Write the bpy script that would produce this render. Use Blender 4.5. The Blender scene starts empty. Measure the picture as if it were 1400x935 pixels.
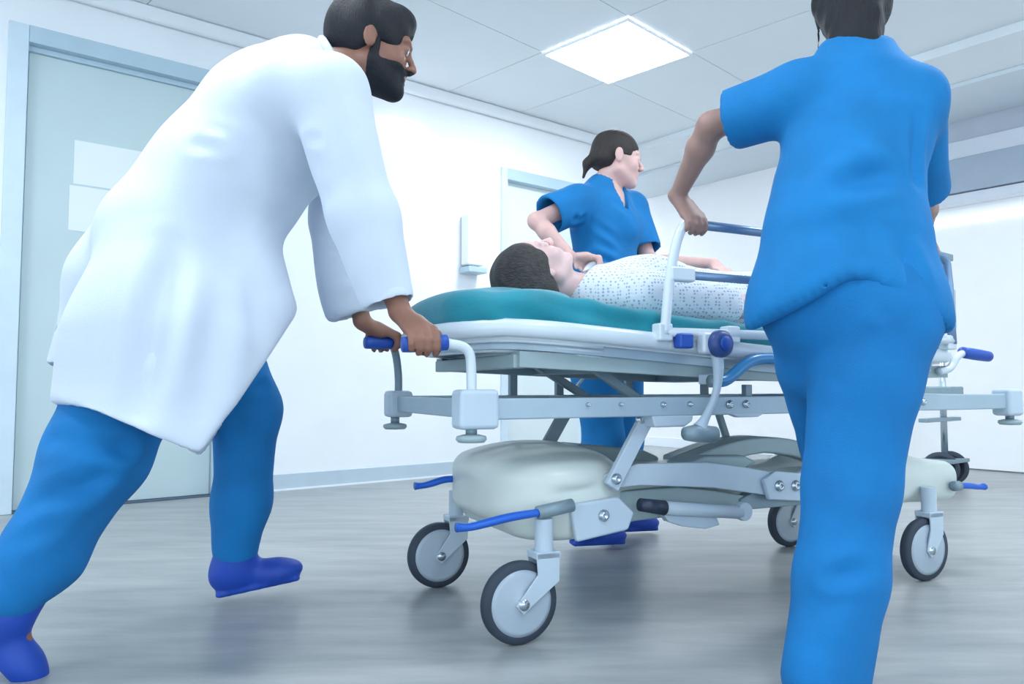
import bpy, bmesh, math, random
import numpy as np
from mathutils import Vector, Matrix

# ------------------------------------------------------------------ camera, world, lights, exposure
scn = bpy.context.scene
COL = scn.collection
CAM_H, FPX, PITCH = 0.64, 1050.0, math.atan(61 / 1050)
cd = bpy.data.cameras.new('camera'); cam = bpy.data.objects.new('camera', cd); COL.objects.link(cam)
cd.sensor_width = 36.0; cd.lens = 27.0; cd.clip_start = 0.05
cam.location = (0, 0, CAM_H); cam.rotation_euler = (math.pi / 2 + PITCH, 0, 0)
scn.camera = cam
w = bpy.data.worlds.new('world'); scn.world = w; w.use_nodes = True
w.node_tree.nodes['Background'].inputs[0].default_value = (0.74, 0.88, 1.0, 1)
w.node_tree.nodes['Background'].inputs[1].default_value = 2.0
scn.view_settings.view_transform = 'Standard'; scn.view_settings.look = 'None'
scn.view_settings.exposure = 0.30; scn.view_settings.gamma = 1.0
scn.view_settings.use_curve_mapping = False

def area(name, loc, size, power, col=(0.86, 0.94, 1.0), rot=(0, 0, 0), sy=None):
    l = bpy.data.lights.new(name, 'AREA'); l.size = size; l.energy = power; l.color = col
    if sy: l.shape = 'RECTANGLE'; l.size_y = sy
    o = bpy.data.objects.new(name, l); COL.objects.link(o); o.location = loc; o.rotation_euler = rot
    return o
CEIL = 2.8
WA = math.radians(38.85)                    # direction of the left wall
LIGHTS = [(0.68, 4.85), (-0.9, 1.9), (1.9, 2.4), (0.9, 0.2), (-2.4, 1.6), (3.0, 3.0)]  # first belongs to the modelled panel; the others are added fills without a fixture
for i, (x, y) in enumerate(LIGHTS):
    area('panel_and_fill_light', (x, y, CEIL - 0.035), 0.6, 23, rot=(0, 0, math.radians(45)))
area('corridor_fill', (-0.6, 8.2, 2.7), 0.8, 260)  # added fill, out of view behind the left wall, brightens the far wall

# ------------------------------------------------------------------ helpers
def P(px, py, Y):
    """a point of the photograph at depth Y (metres in front of the camera)"""
    x = (px - 700) / FPX; y = -(py - 467.5) / FPX
    r = (x, math.cos(PITCH) - y * math.sin(PITCH), math.sin(PITCH) + y * math.cos(PITCH))
    t = Y / r[1]
    return np.array((r[0] * t, Y, CAM_H + r[2] * t))
GA = math.radians(25.0); GC = (0.566, 2.542)          # the stretcher's direction and centre
GU = np.array((math.cos(GA), math.sin(GA), 0)); GV = np.array((-math.sin(GA), math.cos(GA), 0))
def G(a, v, z): return np.array((GC[0], GC[1], 0)) + GU * a + GV * v + np.array((0, 0, z))
def A(*c): return np.array(c, float)
def nrm(v): v = np.array(v, float); return v / np.linalg.norm(v)

MATS = {}
def mat(name, col, rough=0.6, metal=0.0, var=0.0, scale=8.0, bump=0.0, bscale=60.0, emit=None, stretch=None, sheen=0.0, sub=0.0, coat=0.0):
    m = bpy.data.materials.new(name); m.use_nodes = True; nt = m.node_tree; b = nt.nodes['Principled BSDF']
    b.inputs['Base Color'].default_value = (*col, 1); b.inputs['Roughness'].default_value = rough
    b.inputs['Metallic'].default_value = metal
    if sheen: b.inputs['Sheen Weight'].default_value = sheen
    if coat: b.inputs['Coat Weight'].default_value = coat
    if sub:
        b.inputs['Subsurface Weight'].default_value = sub; b.inputs['Subsurface Scale'].default_value = 0.01
    tc = nt.nodes.new('ShaderNodeTexCoord'); mp = nt.nodes.new('ShaderNodeMapping')
    nt.links.new(tc.outputs['Object'], mp.inputs[0])
    if stretch: mp.inputs['Scale'].default_value = stretch
    if var:
        n = nt.nodes.new('ShaderNodeTexNoise'); n.inputs['Scale'].default_value = scale; n.inputs['Detail'].default_value = 5
        nt.links.new(mp.outputs[0], n.inputs['Vector'])
        r = nt.nodes.new('ShaderNodeValToRGB'); r.color_ramp.elements[0].position = .3; r.color_ramp.elements[1].position = .7
        r.color_ramp.elements[0].color = (*[c * (1 - var) for c in col], 1)
        r.color_ramp.elements[1].color = (*[min(1, c * (1 + var)) for c in col], 1)
        nt.links.new(n.outputs['Fac'], r.inputs[0]); nt.links.new(r.outputs[0], b.inputs['Base Color'])
    if bump:
        n2 = nt.nodes.new('ShaderNodeTexNoise'); n2.inputs['Scale'].default_value = bscale; n2.inputs['Detail'].default_value = 4
        nt.links.new(mp.outputs[0], n2.inputs['Vector'])
        bp = nt.nodes.new('ShaderNodeBump'); bp.inputs['Strength'].default_value = bump; bp.inputs['Distance'].default_value = 0.01
        nt.links.new(n2.outputs['Fac'], bp.inputs['Height']); nt.links.new(bp.outputs[0], b.inputs['Normal'])
    if emit:
        b.inputs['Emission Color'].default_value = (*emit[0], 1); b.inputs['Emission Strength'].default_value = emit[1]
    MATS[name] = m
    return m
mat('wall_white', (.86, .89, .92), .55, var=.02, scale=3, bump=.03)
mat('ceiling', (.86, .90, .93), .8, var=.015, scale=2)
mat('ceiling_trim', (.74, .80, .85), .7, var=.01)
mat('door_green', (.54, .66, .68), .5, var=.03, scale=2)
mat('door_far', (.72, .80, .82), .5, var=.03, scale=2)
mat('frame_blue', (.46, .60, .69), .45, var=.03)
mat('frame_pale', (.62, .74, .83), .45, var=.03)
mat('header_grey', (.50, .54, .62), .5, var=.03)
mat('header_pale', (.66, .70, .77), .5, var=.03)
mat('header_slate', (.36, .43, .52), .5, var=.03)
mat('baseboard', (.50, .60, .68), .5, var=.03)
mat('strip_white', (.85, .9, .95), .3, var=.01)
mat('dark_gap', (.08, .12, .18), .7, var=.1)
mat('paper', (.80, .86, .90), .7, var=.01)
mat('scrub_blue', (.0, .175, .46), .85, var=.10, scale=9, bump=.15, bscale=260)
mat('scrub_trouser', (.0, .165, .45), .85, var=.12, scale=7, bump=.15, bscale=260)
mat('shoe_blue', (.008, .06, .42), .55, var=.12)
mat('coat_white', (.62, .69, .80), .8, var=.03, bump=.08, bscale=200)
mat('skin_dark', (.27, .125, .085), .5, var=.10, scale=20, sub=.1)
mat('skin_mid', (.36, .215, .18), .5, var=.08, scale=20, sub=.1)
mat('skin_pale', (.72, .46, .42), .5, var=.06, scale=20, sub=.12)
mat('skin_patient', (.76, .52, .50), .5, var=.06, scale=20, sub=.12)
mat('lip', (.50, .22, .22), .4, var=.05)
mat('eye_white', (.8, .8, .8), .2, var=.02)
mat('iris', (.05, .05, .07), .2, var=.1)
mat('hair_black', (.003, .004, .009), .7, var=.35, scale=30, bump=.4, bscale=60, stretch=(6, 6, .6))
mat('hair_brown', (.024, .017, .015), .6, var=.35, scale=30, bump=.4, bscale=60, stretch=(6, 6, .6))
mat('hair_grey', (.05, .045, .045), .6, var=.45, scale=30, bump=.8, bscale=60, stretch=(1, 5, 5))
mat('teal', (.0, .235, .31), .65, var=.16, scale=5, bump=.12, bscale=150, sheen=.2)
mat('white_metal', (.66, .74, .80), .32, var=.03, coat=.3)
mat('grey_metal', (.40, .51, .59), .42, var=.05, metal=.15)
mat('pale_grey', (.52, .62, .71), .42, var=.05)
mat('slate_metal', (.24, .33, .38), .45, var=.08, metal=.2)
mat('green_grey', (.34, .44, .46), .5, var=.05)
mat('steel', (.55, .62, .68), .25, metal=.9, var=.05)
mat('rail_blue', (.20, .32, .50), .3, metal=.5, var=.05)
mat('shell_cream', (.66, .72, .68), .4, var=.03, coat=.2)
mat('pedal_blue', (.01, .12, .60), .4, var=.05)
mat('grip_blue', (.015, .08, .42), .45, var=.08)
mat('handle_blue', (.02, .23, .50), .35, var=.05, coat=.3)
mat('knob_navy', (.03, .07, .24), .4, var=.1)
mat('rubber', (.035, .05, .075), .7, var=.15)
mat('wheel_grey', (.40, .48, .56), .35, var=.05, coat=.3)
mat('dark_plastic', (.02, .035, .07), .4, var=.1)
mat('light_panel', (1, 1, 1), .5, emit=((.93, .97, 1), 9.0))
mat('light_white', (1, 1, 1), .5, emit=((.93, .97, 1), 1.6))
mat('far_white', (.93, .93, .94), .55, var=.01)
mat('screen_dark', (.10, .14, .20), .3, var=.1)

def floor_material():
    m = bpy.data.materials.new('floor_vinyl'); m.use_nodes = True; nt = m.node_tree; b = nt.nodes['Principled BSDF']
    tc = nt.nodes.new('ShaderNodeTexCoord'); mp = nt.nodes.new('ShaderNodeMapping')
    mp.inputs['Rotation'].default_value = (0, 0, -math.radians(18)); mp.inputs['Scale'].default_value = (1.0, 5.0, 1)
    nt.links.new(tc.outputs['Object'], mp.inputs[0])
    n = nt.nodes.new('ShaderNodeTexNoise'); n.inputs['Scale'].default_value = 2.2; n.inputs['Detail'].default_value = 8; n.inputs['Roughness'].default_value = .62
    nt.links.new(mp.outputs[0], n.inputs['Vector'])
    r = nt.nodes.new('ShaderNodeValToRGB'); e = r.color_ramp.elements
    e[0].position = .28; e[0].color = (.25, .275, .285, 1); e[1].position = .72; e[1].color = (.42, .43, .43, 1)
    nt.links.new(n.outputs['Fac'], r.inputs[0]); nt.links.new(r.outputs[0], b.inputs['Base Color'])
    b.inputs['Roughness'].default_value = .34; b.inputs['Specular IOR Level'].default_value = .45
    bp = nt.nodes.new('ShaderNodeBump'); bp.inputs['Strength'].default_value = .06; bp.inputs['Distance'].default_value = .01
    nt.links.new(n.outputs['Fac'], bp.inputs['Height']); nt.links.new(bp.outputs[0], b.inputs['Normal'])
    MATS['floor'] = m
floor_material()
def gown_material():
    m = bpy.data.materials.new('gown'); m.use_nodes = True; nt = m.node_tree; b = nt.nodes['Principled BSDF']
    tc = nt.nodes.new('ShaderNodeTexCoord'); mp = nt.nodes.new('ShaderNodeMapping')
    mp.inputs['Rotation'].default_value = (0, 0, math.radians(-25))
    nt.links.new(tc.outputs['Object'], mp.inputs[0])
    v = nt.nodes.new('ShaderNodeTexVoronoi'); v.inputs['Scale'].default_value = 95; v.inputs['Randomness'].default_value = .25
    nt.links.new(mp.outputs[0], v.inputs['Vector'])
    r = nt.nodes.new('ShaderNodeValToRGB'); e = r.color_ramp.elements
    e[0].position = .28; e[0].color = (.36, .44, .60, 1); e[1].position = .38; e[1].color = (.76, .81, .87, 1)
    nt.links.new(v.outputs['Distance'], r.inputs[0]); nt.links.new(r.outputs[0], b.inputs['Base Color'])
    b.inputs['Roughness'].default_value = .85
    MATS['gown'] = m
gown_material()

def props(o, label=None, cat=None, group=None, kind=None):
    if label: o['label'] = label
    if cat: o['category'] = cat
    if group: o['group'] = group
    if kind: o['kind'] = kind
    return o
def mk(name, vs, fs, m, parent=None, smooth=False, bevel=0, seg=2, subsurf=0, origin=None):
    me = bpy.data.meshes.new(name)
    if origin is not None: vs = [(v[0] - origin[0], v[1] - origin[1], v[2] - origin[2]) for v in vs]
    me.from_pydata([tuple(map(float, v)) for v in vs], [], [tuple(f) for f in fs]); me.update()
    bm = bmesh.new(); bm.from_mesh(me); bmesh.ops.recalc_face_normals(bm, faces=bm.faces); bm.to_mesh(me); bm.free()
    me.materials.append(MATS[m])
    o = bpy.data.objects.new(name, me); COL.objects.link(o)
    if parent is not None: o.parent = parent
    if origin is not None: o.location = origin
    if smooth: me.shade_smooth()
    if bevel:
        b = o.modifiers.new('bevel', 'BEVEL'); b.width = bevel; b.segments = seg; b.limit_method = 'ANGLE'; b.angle_limit = math.radians(40)
        me.shade_smooth(); b.harden_normals = True
    if subsurf:
        s = o.modifiers.new('sub', 'SUBSURF'); s.levels = subsurf; s.render_levels = subsurf
    return o
def empty(name, loc, rz=0):
    o = bpy.data.objects.new(name, None); COL.objects.link(o); o.location = loc; o.rotation_euler = (0, 0, rz); o.empty_display_size = .1
    return o
class MB:
    def __init__(s): s.v = []; s.f = []
    def add(s, vs, fs):
        n = len(s.v); s.v += [tuple(v) for v in vs]; s.f += [tuple(i + n for i in f) for f in fs]; return s
    def box(s, c, h, rz=0, M=None):
        vs = []
        for i in (-1, 1):
            for j in (-1, 1):
                for k in (-1, 1):
                    p = Vector((i * h[0], j * h[1], k * h[2]))
                    if M is not None: p = M @ p
                    elif rz: p = Matrix.Rotation(rz, 3, 'Z') @ p
                    vs.append((p.x + c[0], p.y + c[1], p.z + c[2]))
        return s.add(vs, [(0, 1, 3, 2), (4, 6, 7, 5), (0, 4, 5, 1), (2, 3, 7, 6), (0, 2, 6, 4), (1, 5, 7, 3)])
    def prism(s, poly, v0, v1):
        """polygon in (a, z) extruded along v"""
        n = len(poly)
        vs = [(a, v0, z) for a, z in poly] + [(a, v1, z) for a, z in poly]
        return s.add(vs, [tuple(range(n)), tuple(range(2 * n - 1, n - 1, -1))] + [(i, (i + 1) % n, n + (i + 1) % n, n + i) for i in range(n)])
    def tube(s, pts, r, n=14, closed=False, sy=1.0, smooth=0):
        pts = [Vector([float(c) for c in p]) for p in pts]
        if smooth:
            for _ in range(smooth):
                q = [] if closed else [pts[0]]
                m = len(pts)
                for i in range(m if closed else m - 1):
                    a, b = pts[i], pts[(i + 1) % m]; q += [a * .75 + b * .25, a * .25 + b * .75]
                if not closed: q.append(pts[-1])
                pts = q
        m = len(pts); rs = r if isinstance(r, (list, tuple)) else [r] * m
        if len(rs) != m: rs = list(np.interp(np.linspace(0, 1, m), np.linspace(0, 1, len(rs)), rs))
        vs = []; up = None
        for i in range(m):
            t = (pts[(i + 1) % m] - pts[i - 1]) if closed else (pts[min(i + 1, m - 1)] - pts[max(i - 1, 0)])
            t.normalize()
            if up is None:
                up = Vector((0, 0, 1)) if abs(t.z) < .9 else Vector((0, 1, 0))
            x = t.cross(up)
            if x.length < 1e-4: x = t.orthogonal()
            x.normalize(); y = x.cross(t); y.normalize(); up = y
            for k in range(n):
                a = 2 * math.pi * k / n
                vs.append(pts[i] + x * math.cos(a) * rs[i] + y * math.sin(a) * rs[i] * sy)
        fs = []
        for i in range(m if closed else m - 1):
            for k in range(n):
                j = (i + 1) % m
                fs.append((i * n + k, i * n + (k + 1) % n, j * n + (k + 1) % n, j * n + k))
        if not closed: fs += [tuple(range(n))[::-1], tuple(range((m - 1) * n, m * n))]
        return s.add(vs, fs)
    def lathe(s, prof, c, axis, n=32):
        """prof: (r, h) along axis through c"""
        ax = Vector(axis).normalized(); x = ax.orthogonal().normalized(); y = ax.cross(x); c = Vector([float(q) for q in c])
        vs = []
        for r, h in prof:
            for k in range(n):
                a = 2 * math.pi * k / n; vs.append(c + ax * h + (x * math.cos(a) + y * math.sin(a)) * max(r, 1e-4))
        fs = [(i * n + k, i * n + (k + 1) % n, (i + 1) * n + (k + 1) % n, (i + 1) * n + k) for i in range(len(prof) - 1) for k in range(n)]
        fs += [tuple(range(n))[::-1], tuple(range((len(prof) - 1) * n, len(prof) * n))]
        return s.add(vs, fs)
    def build(s, name, m, parent=None, **k): return mk(name, s.v, s.f, m, parent, **k)

# ------------------------------------------------------------------ signed distance fields turned into meshes
class Field:
    def __init__(s, lo, hi, h):
        s.lo = np.array(lo, float); s.h = h
        s.n = [int(math.ceil((hi[i] - lo[i]) / h)) + 1 for i in range(3)]
        s.F = np.full(s.n, 1.0, np.float32)
        s.ax = [(s.lo[i] + h * np.arange(s.n[i])).astype(np.float32) for i in range(3)]
    def sub(s, lo, hi):
        sl = []
        for i in range(3):
            a = max(0, int((lo[i] - s.lo[i]) / s.h)); b = min(s.n[i], int((hi[i] - s.lo[i]) / s.h) + 2)
            if b <= a: return None
            sl.append(slice(a, b))
        return tuple(sl)
    def op(s, prim, k=0.02, mode='u'):
        lo, hi, fn = prim; pad = k + 3 * s.h
        sl = s.sub(np.array(lo) - pad, np.array(hi) + pad)
        if sl is None: return s
        X = s.ax[0][sl[0]][:, None, None]; Y = s.ax[1][sl[1]][None, :, None]; Z = s.ax[2][sl[2]][None, None, :]
        d = fn(X, Y, Z).astype(np.float32); f = s.F[sl]
        if mode == 'u':
            h = np.clip(.5 + .5 * (f - d) / k, 0, 1); s.F[sl] = f * (1 - h) + d * h - k * h * (1 - h)
        elif mode == 's':
            h = np.clip(.5 - .5 * (f + d) / k, 0, 1); s.F[sl] = f * (1 - h) - d * h + k * h * (1 - h)
        return s
    def u(s, prim, k=0.02): return s.op(prim, k, 'u')
    def s_(s, prim, k=0.01): return s.op(prim, k, 's')
    def cut(s, p, n, k=0.006):
        """remove the half space on the side n points to"""
        n = nrm(n)
        d = ((s.ax[0][:, None, None] - p[0]) * n[0] + (s.ax[1][None, :, None] - p[1]) * n[1] + (s.ax[2][None, None, :] - p[2]) * n[2]).astype(np.float32)
        h = np.clip(.5 + .5 * (d - s.F) / k, 0, 1); s.F = s.F * (1 - h) + d * h + k * h * (1 - h)
        return s
    def merge(s, o, k=0.01):
        f, d = s.F, o.F
        h = np.clip(.5 + .5 * (f - d) / k, 0, 1); s.F = f * (1 - h) + d * h - k * h * (1 - h); return s
    def mesh(s):
        F = s.F; neg = F < 0
        c = np.zeros([q - 1 for q in F.shape], np.int8)
        offs = [(i, j, k) for i in (0, 1) for j in (0, 1) for k in (0, 1)]
        for i, j, k in offs: c += neg[i:F.shape[0] - 1 + i, j:F.shape[1] - 1 + j, k:F.shape[2] - 1 + k]
        idx = np.argwhere((c > 0) & (c < 8))
        vid = np.full(c.shape, -1, np.int32); vid[idx[:, 0], idx[:, 1], idx[:, 2]] = np.arange(len(idx))
        val = np.stack([F[idx[:, 0] + i, idx[:, 1] + j, idx[:, 2] + k] for i, j, k in offs], 1)
        acc = np.zeros((len(idx), 3)); cnt = np.zeros(len(idx)); O = np.array(offs, float)
        for a in range(8):
            for b in range(a + 1, 8):
                if np.abs(O[a] - O[b]).sum() != 1: continue
                va, vb = val[:, a], val[:, b]; m = (va < 0) != (vb < 0)
                t = np.where(m, va / np.where(m, va - vb, 1), 0)
                acc += m[:, None] * (O[a] + t[:, None] * (O[b] - O[a])); cnt += m
        V = s.lo + s.h * (idx + acc / cnt[:, None])
        faces = []
        for ax in range(3):
            o1, o2 = [(1, 2), (2, 0), (0, 1)][ax]
            A0 = [slice(None)] * 3; A1 = [slice(None)] * 3; A0[ax] = slice(0, -1); A1[ax] = slice(1, None)
            ch = neg[tuple(A0)] != neg[tuple(A1)]
            e = np.argwhere(ch)
            e = e[(e[:, o1] > 0) & (e[:, o2] > 0) & (e[:, o1] < F.shape[o1] - 1) & (e[:, o2] < F.shape[o2] - 1)]
            q = []
            for d1, d2 in ((1, 1), (0, 1), (0, 0), (1, 0)):
                g = e.copy(); g[:, o1] -= d1; g[:, o2] -= d2; q.append(vid[g[:, 0], g[:, 1], g[:, 2]])
            q = np.stack(q, 1); flip = neg[e[:, 0], e[:, 1], e[:, 2]]
            q[~flip] = q[~flip][:, ::-1]
            faces.append(q)
        return V, np.concatenate(faces)
def build_field(fd, name, m, parent=None, origin=(0, 0, 0), disp=None, smooth=2, fac=.5):
    V, Q = fd.mesh()
    me = bpy.data.meshes.new(name)
    me.vertices.add(len(V)); me.vertices.foreach_set('co', V.astype(np.float32).ravel())
    me.loops.add(len(Q) * 4); me.loops.foreach_set('vertex_index', Q.astype(np.int32).ravel())
    me.polygons.add(len(Q)); me.polygons.foreach_set('loop_start', (np.arange(len(Q)) * 4).astype(np.int32))
    me.update(calc_edges=True); me.validate()
    # laplacian smoothing on the edges
    E = np.zeros(len(me.edges) * 2, np.int32); me.edges.foreach_get('vertices', E); E = E.reshape(-1, 2)
    V = np.zeros(len(me.vertices) * 3, np.float32); me.vertices.foreach_get('co', V); V = V.reshape(-1, 3).astype(float)
    deg = np.bincount(E.ravel(), minlength=len(V)).astype(float); deg[deg == 0] = 1
    def lap(X):
        S = np.zeros_like(X)
        for i in range(X.shape[1]):
            S[:, i] = np.bincount(E[:, 0], X[E[:, 1], i], len(V)) + np.bincount(E[:, 1], X[E[:, 0], i], len(V))
        return S / deg[:, None]
    for _ in range(smooth): V = V + fac * (lap(V) - V)
    if disp is not None:
        me.vertices.foreach_set('co', V.astype(np.float32).ravel()); me.update()
        N = np.zeros(len(V) * 3, np.float32); me.vertex_normals.foreach_get('vector', N); N = N.reshape(-1, 3).astype(float)
        for _ in range(4): N = N + .5 * (lap(N) - N)
        V = V + N * disp(V)[:, None]
    V = V - np.array(origin)
    me.vertices.foreach_set('co', V.astype(np.float32).ravel()); me.shade_smooth(); me.update()
    me.materials.append(MATS[m])
    o = bpy.data.objects.new(name, me); COL.objects.link(o)
    if parent is not None: o.parent = parent
    else: o.location = origin
    return o
def rc(a, b, ra, rb=None, n=None, s=1.0):
    a = A(*a); b = A(*b); rb = ra if rb is None else rb; R = max(ra, rb)
    ab = b - a; L = max(float(ab @ ab), 1e-9)
    if n is not None: n = nrm(n)
    def fn(X, Y, Z):
        px, py, pz = X - a[0], Y - a[1], Z - a[2]
        t = np.clip((px * ab[0] + py * ab[1] + pz * ab[2]) / L, 0, 1)
        qx, qy, qz = px - t * ab[0], py - t * ab[1], pz - t * ab[2]
        if n is not None:
            c = (qx * n[0] + qy * n[1] + qz * n[2]) * (s - 1)
            qx, qy, qz = qx + c * n[0], qy + c * n[1], qz + c * n[2]
        return np.sqrt(qx * qx + qy * qy + qz * qz) - (ra + (rb - ra) * t)
    return np.minimum(a, b) - R, np.maximum(a, b) + R, fn
def el(c, axes, r):
    c = A(*c); M = np.array([nrm(q) for q in axes]); r = np.array(r, float); R = r.max()
    def fn(X, Y, Z):
        p = (X - c[0], Y - c[1], Z - c[2]); k0 = 0; k1 = 0
        for i in range(3):
            q = p[0] * M[i][0] + p[1] * M[i][1] + p[2] * M[i][2]
            k0 = k0 + (q / r[i]) ** 2; k1 = k1 + (q / r[i] ** 2) ** 2
        k0 = np.sqrt(k0); k1 = np.sqrt(k1) + 1e-6
        return k0 * (k0 - 1) / k1
    return c - R, c + R, fn
def rbox(c, axes, h, r):
    c = A(*c); M = np.array([nrm(q) for q in axes]); h = np.array(h, float); R = float(np.linalg.norm(h))
    def fn(X, Y, Z):
        p = (X - c[0], Y - c[1], Z - c[2]); q = []
        for i in range(3): q.append(np.abs(p[0] * M[i][0] + p[1] * M[i][1] + p[2] * M[i][2]) - h[i] + r)
        o = np.sqrt(sum(np.maximum(t, 0) ** 2 for t in q))
        return o + np.minimum(np.maximum(np.maximum(q[0], q[1]), q[2]), 0) - r
    return c - R, c + R, fn
def plate(ca, cv, cz, ha, hv, hz_, R2, re, sl=0):
    def fn(X, Y, Z):
        qx = np.abs(X - ca) - (ha - R2); qy = np.abs(Y - cv) - (hv - R2)
        d2 = np.sqrt(np.maximum(qx, 0) ** 2 + np.maximum(qy, 0) ** 2) + np.minimum(np.maximum(qx, qy), 0) - R2 + re
        dz = np.abs(Z - cz - sl * (X - ca)) - hz_ + re
        return np.sqrt(np.maximum(d2, 0) ** 2 + np.maximum(dz, 0) ** 2) + np.minimum(np.maximum(d2, dz), 0) - re
    return (ca - ha, cv - hv, cz - hz_ - .05), (ca + ha, cv + hv, cz + hz_ + .05), fn
def chain(fd, pts, rs, k=.02, n=None, s=1.0):
    for i in range(len(pts) - 1): fd.u(rc(pts[i], pts[i + 1], rs[i], rs[i + 1], n, s), k)
def folds(seed, amp=.004, freq=18, dirn=(0, 0, 1), creases=()):
    """cloth relief: soft waves running along dirn plus single creases (a, b, width, depth)"""
    rnd = np.random.RandomState(seed); d = nrm(dirn)
    ks = []
    for i in range(7):
        k = rnd.normal(size=3); k = k - d * (k @ d) * .8; k = nrm(k) * freq * rnd.uniform(.5, 1.6); ks.append((k, rnd.uniform(0, 6.28), rnd.normal(size=3) * freq * .35))
    def fn(V):
        o = np.zeros(len(V))
        for k, ph, k2 in ks: o += np.sin(V @ k + ph + 1.3 * np.sin(V @ k2))
        o = amp * o / 2.6
        for a, b, wd, dp in creases:
            a = A(*a); b = A(*b); ab = b - a; t = np.clip((V - a) @ ab / (ab @ ab), 0, 1)
            q = np.linalg.norm(V - a - t[:, None] * ab, axis=1)
            o -= dp * np.exp(-(q / wd) ** 2) * np.sin(np.pi * np.clip(t * .9 + .05, 0, 1)) ** .5
            o += dp * .6 * np.exp(-((q - 2.0 * wd) / wd) ** 2) * np.sin(np.pi * np.clip(t * .9 + .05, 0, 1))
        return o
    return fn

# ------------------------------------------------------------------ the setting
def V2(x, y, z=0): return Vector((x, y, z))
WD = Vector((math.cos(WA), math.sin(WA), 0)); WN = Vector((math.sin(WA), -math.cos(WA), 0))   # along the left wall / into the room
W0 = Vector((-2.557, 3.879, 0))
def wl(s, out, z): p = W0 + WD * s + WN * out; return (p.x, p.y, z)
RD = Vector((-math.sin(WA), math.cos(WA), 0)); RN = Vector((-math.cos(WA), -math.sin(WA), 0))  # along the right wall (away) / into the room
R0 = Vector((3.73, 5.60, 0))
def wr(t, out, z): p = R0 + RD * t + RN * out; return (p.x, p.y, z)
def wallbox(mb, fr, s0, s1, o0, o1, z0, z1):
    vs = [fr(s, o, z) for s in (s0, s1) for o in (o0, o1) for z in (z0, z1)]
    mb.add(vs, [(0, 1, 3, 2), (4, 6, 7, 5), (0, 4, 5, 1), (2, 3, 7, 6), (0, 2, 6, 4), (1, 5, 7, 3)])
    return mb
def wb(name, m, fr, s0, s1, o0, o1, z0, z1, parent=None, bevel=0, origin=None):
    return wallbox(MB(), fr, s0, s1, o0, o1, z0, z1).build(name, m, parent, bevel=bevel, origin=origin)
S = lambda o: props(o, kind='structure')

S(MB().box((0.6, 4.0, -0.05), (9, 7.6, .05)).build('floor', 'floor'))
# left wall with its two doors: door openings at s 0.0..1.05 (near) and 3.3..4.25 (far)
def s_at(px):
    k = (px - 700) / FPX / (math.cos(PITCH) + 0)      # on the left wall at about eye level
    return ((k * W0.y) - W0.x) / (WD.x - k * WD.y)
D1a, D1b = s_at(24), s_at(296)
D2a, D2b = s_at(684), s_at(684) + .95
WEND = 4.47
left = MB()
for s0, s1, z0, z1 in ((-3.2, D1a - .09, 0, CEIL), (D1a - .09, D1b + .09, 2.52, CEIL), (D1b + .09, D2a, 0, CEIL), (D2a, min(D2b, WEND - .02), 2.34, CEIL), (min(D2b, WEND - .02), WEND, 0, CEIL)):
    wallbox(left, wl, s0, s1, -.15, 0, z0, z1)
S(left.build('wall_left', 'wall_white'))
S(wb('wall_left_return', 'wall_white', wl, WEND - .15, WEND, -4.0, -.15, 0, CEIL))
# near door
d1 = empty('door_1', wl((D1a + D1b) / 2, -.05, 0), WA); props(d1, kind='structure')
inv1 = Matrix.Translation(Vector(wl((D1a + D1b) / 2, -.05, 0))) @ Matrix.Rotation(WA, 4, 'Z')
inv1 = inv1.inverted()
def wpart(name, m, fr, args, parent, inv, bevel=.002):
    mb = wallbox(MB(), fr, *args); mb.v = [tuple(inv @ Vector(v)) for v in mb.v]
    return mb.build(name, m, parent, bevel=bevel)
wpart('door_leaf', 'door_green', wl, (D1a + .01, D1b - .01, -.09, -.05, .01, 2.40), d1, inv1)
wpart('jamb', 'frame_pale', wl, (D1a - .09, D1a, -.14, .02, 0, 2.52), d1, inv1, .004)
wpart('jamb', 'frame_pale', wl, (D1b, D1b + .09, -.14, .02, 0, 2.52), d1, inv1, .004)
wpart('lintel', 'frame_blue', wl, (D1a, D1b, -.14, .02, 2.43, 2.52), d1, inv1, .004)
wpart('inner_lintel', 'frame_blue', wl, (D1a, D1b, -.14, -.03, 2.40, 2.43), d1, inv1)
# notices on the near door
po = wl((s_at(95) + s_at(190)) / 2, -.048, 1.6)
def sheet(s0, s1, z0, z1, label):
    o = wb('paper_notice', 'paper', wl, s0, s1, -.0495, -.0475, z0, z1, origin=wl(s0, -.048, z0))
    props(o, label, 'notice', 'notices on the near door')
sheet(s_at(95), s_at(196), 1.735, 1.975, 'upper blank white paper sheet fixed on the pale green door')
sheet(s_at(90), s_at(196), 1.48, 1.725, 'lower blank white paper sheet fixed on the pale green door')
# far door on the left wall
D2e = min(D2b, WEND - .02)
d2 = empty('door_2', wl((D2a + D2e) / 2, -.05, 0), WA); props(d2, kind='structure')
inv2 = (Matrix.Translation(Vector(wl((D2a + D2e) / 2, -.05, 0))) @ Matrix.Rotation(WA, 4, 'Z')).inverted()
wpart('door_leaf', 'door_far', wl, (D2a + .05, D2e - .05, -.09, -.05, .01, 2.25), d2, inv2)
wpart('jamb', 'frame_pale', wl, (D2a, D2a + .06, -.14, .02, 0, 2.34), d2, inv2, .004)
wpart('jamb', 'frame_pale', wl, (D2e - .06, D2e, -.14, .02, 0, 2.34), d2, inv2, .004)
wpart('lintel', 'frame_blue', wl, (D2a + .06, D2e - .06, -.14, .02, 2.25, 2.34), d2, inv2, .004)
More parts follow.
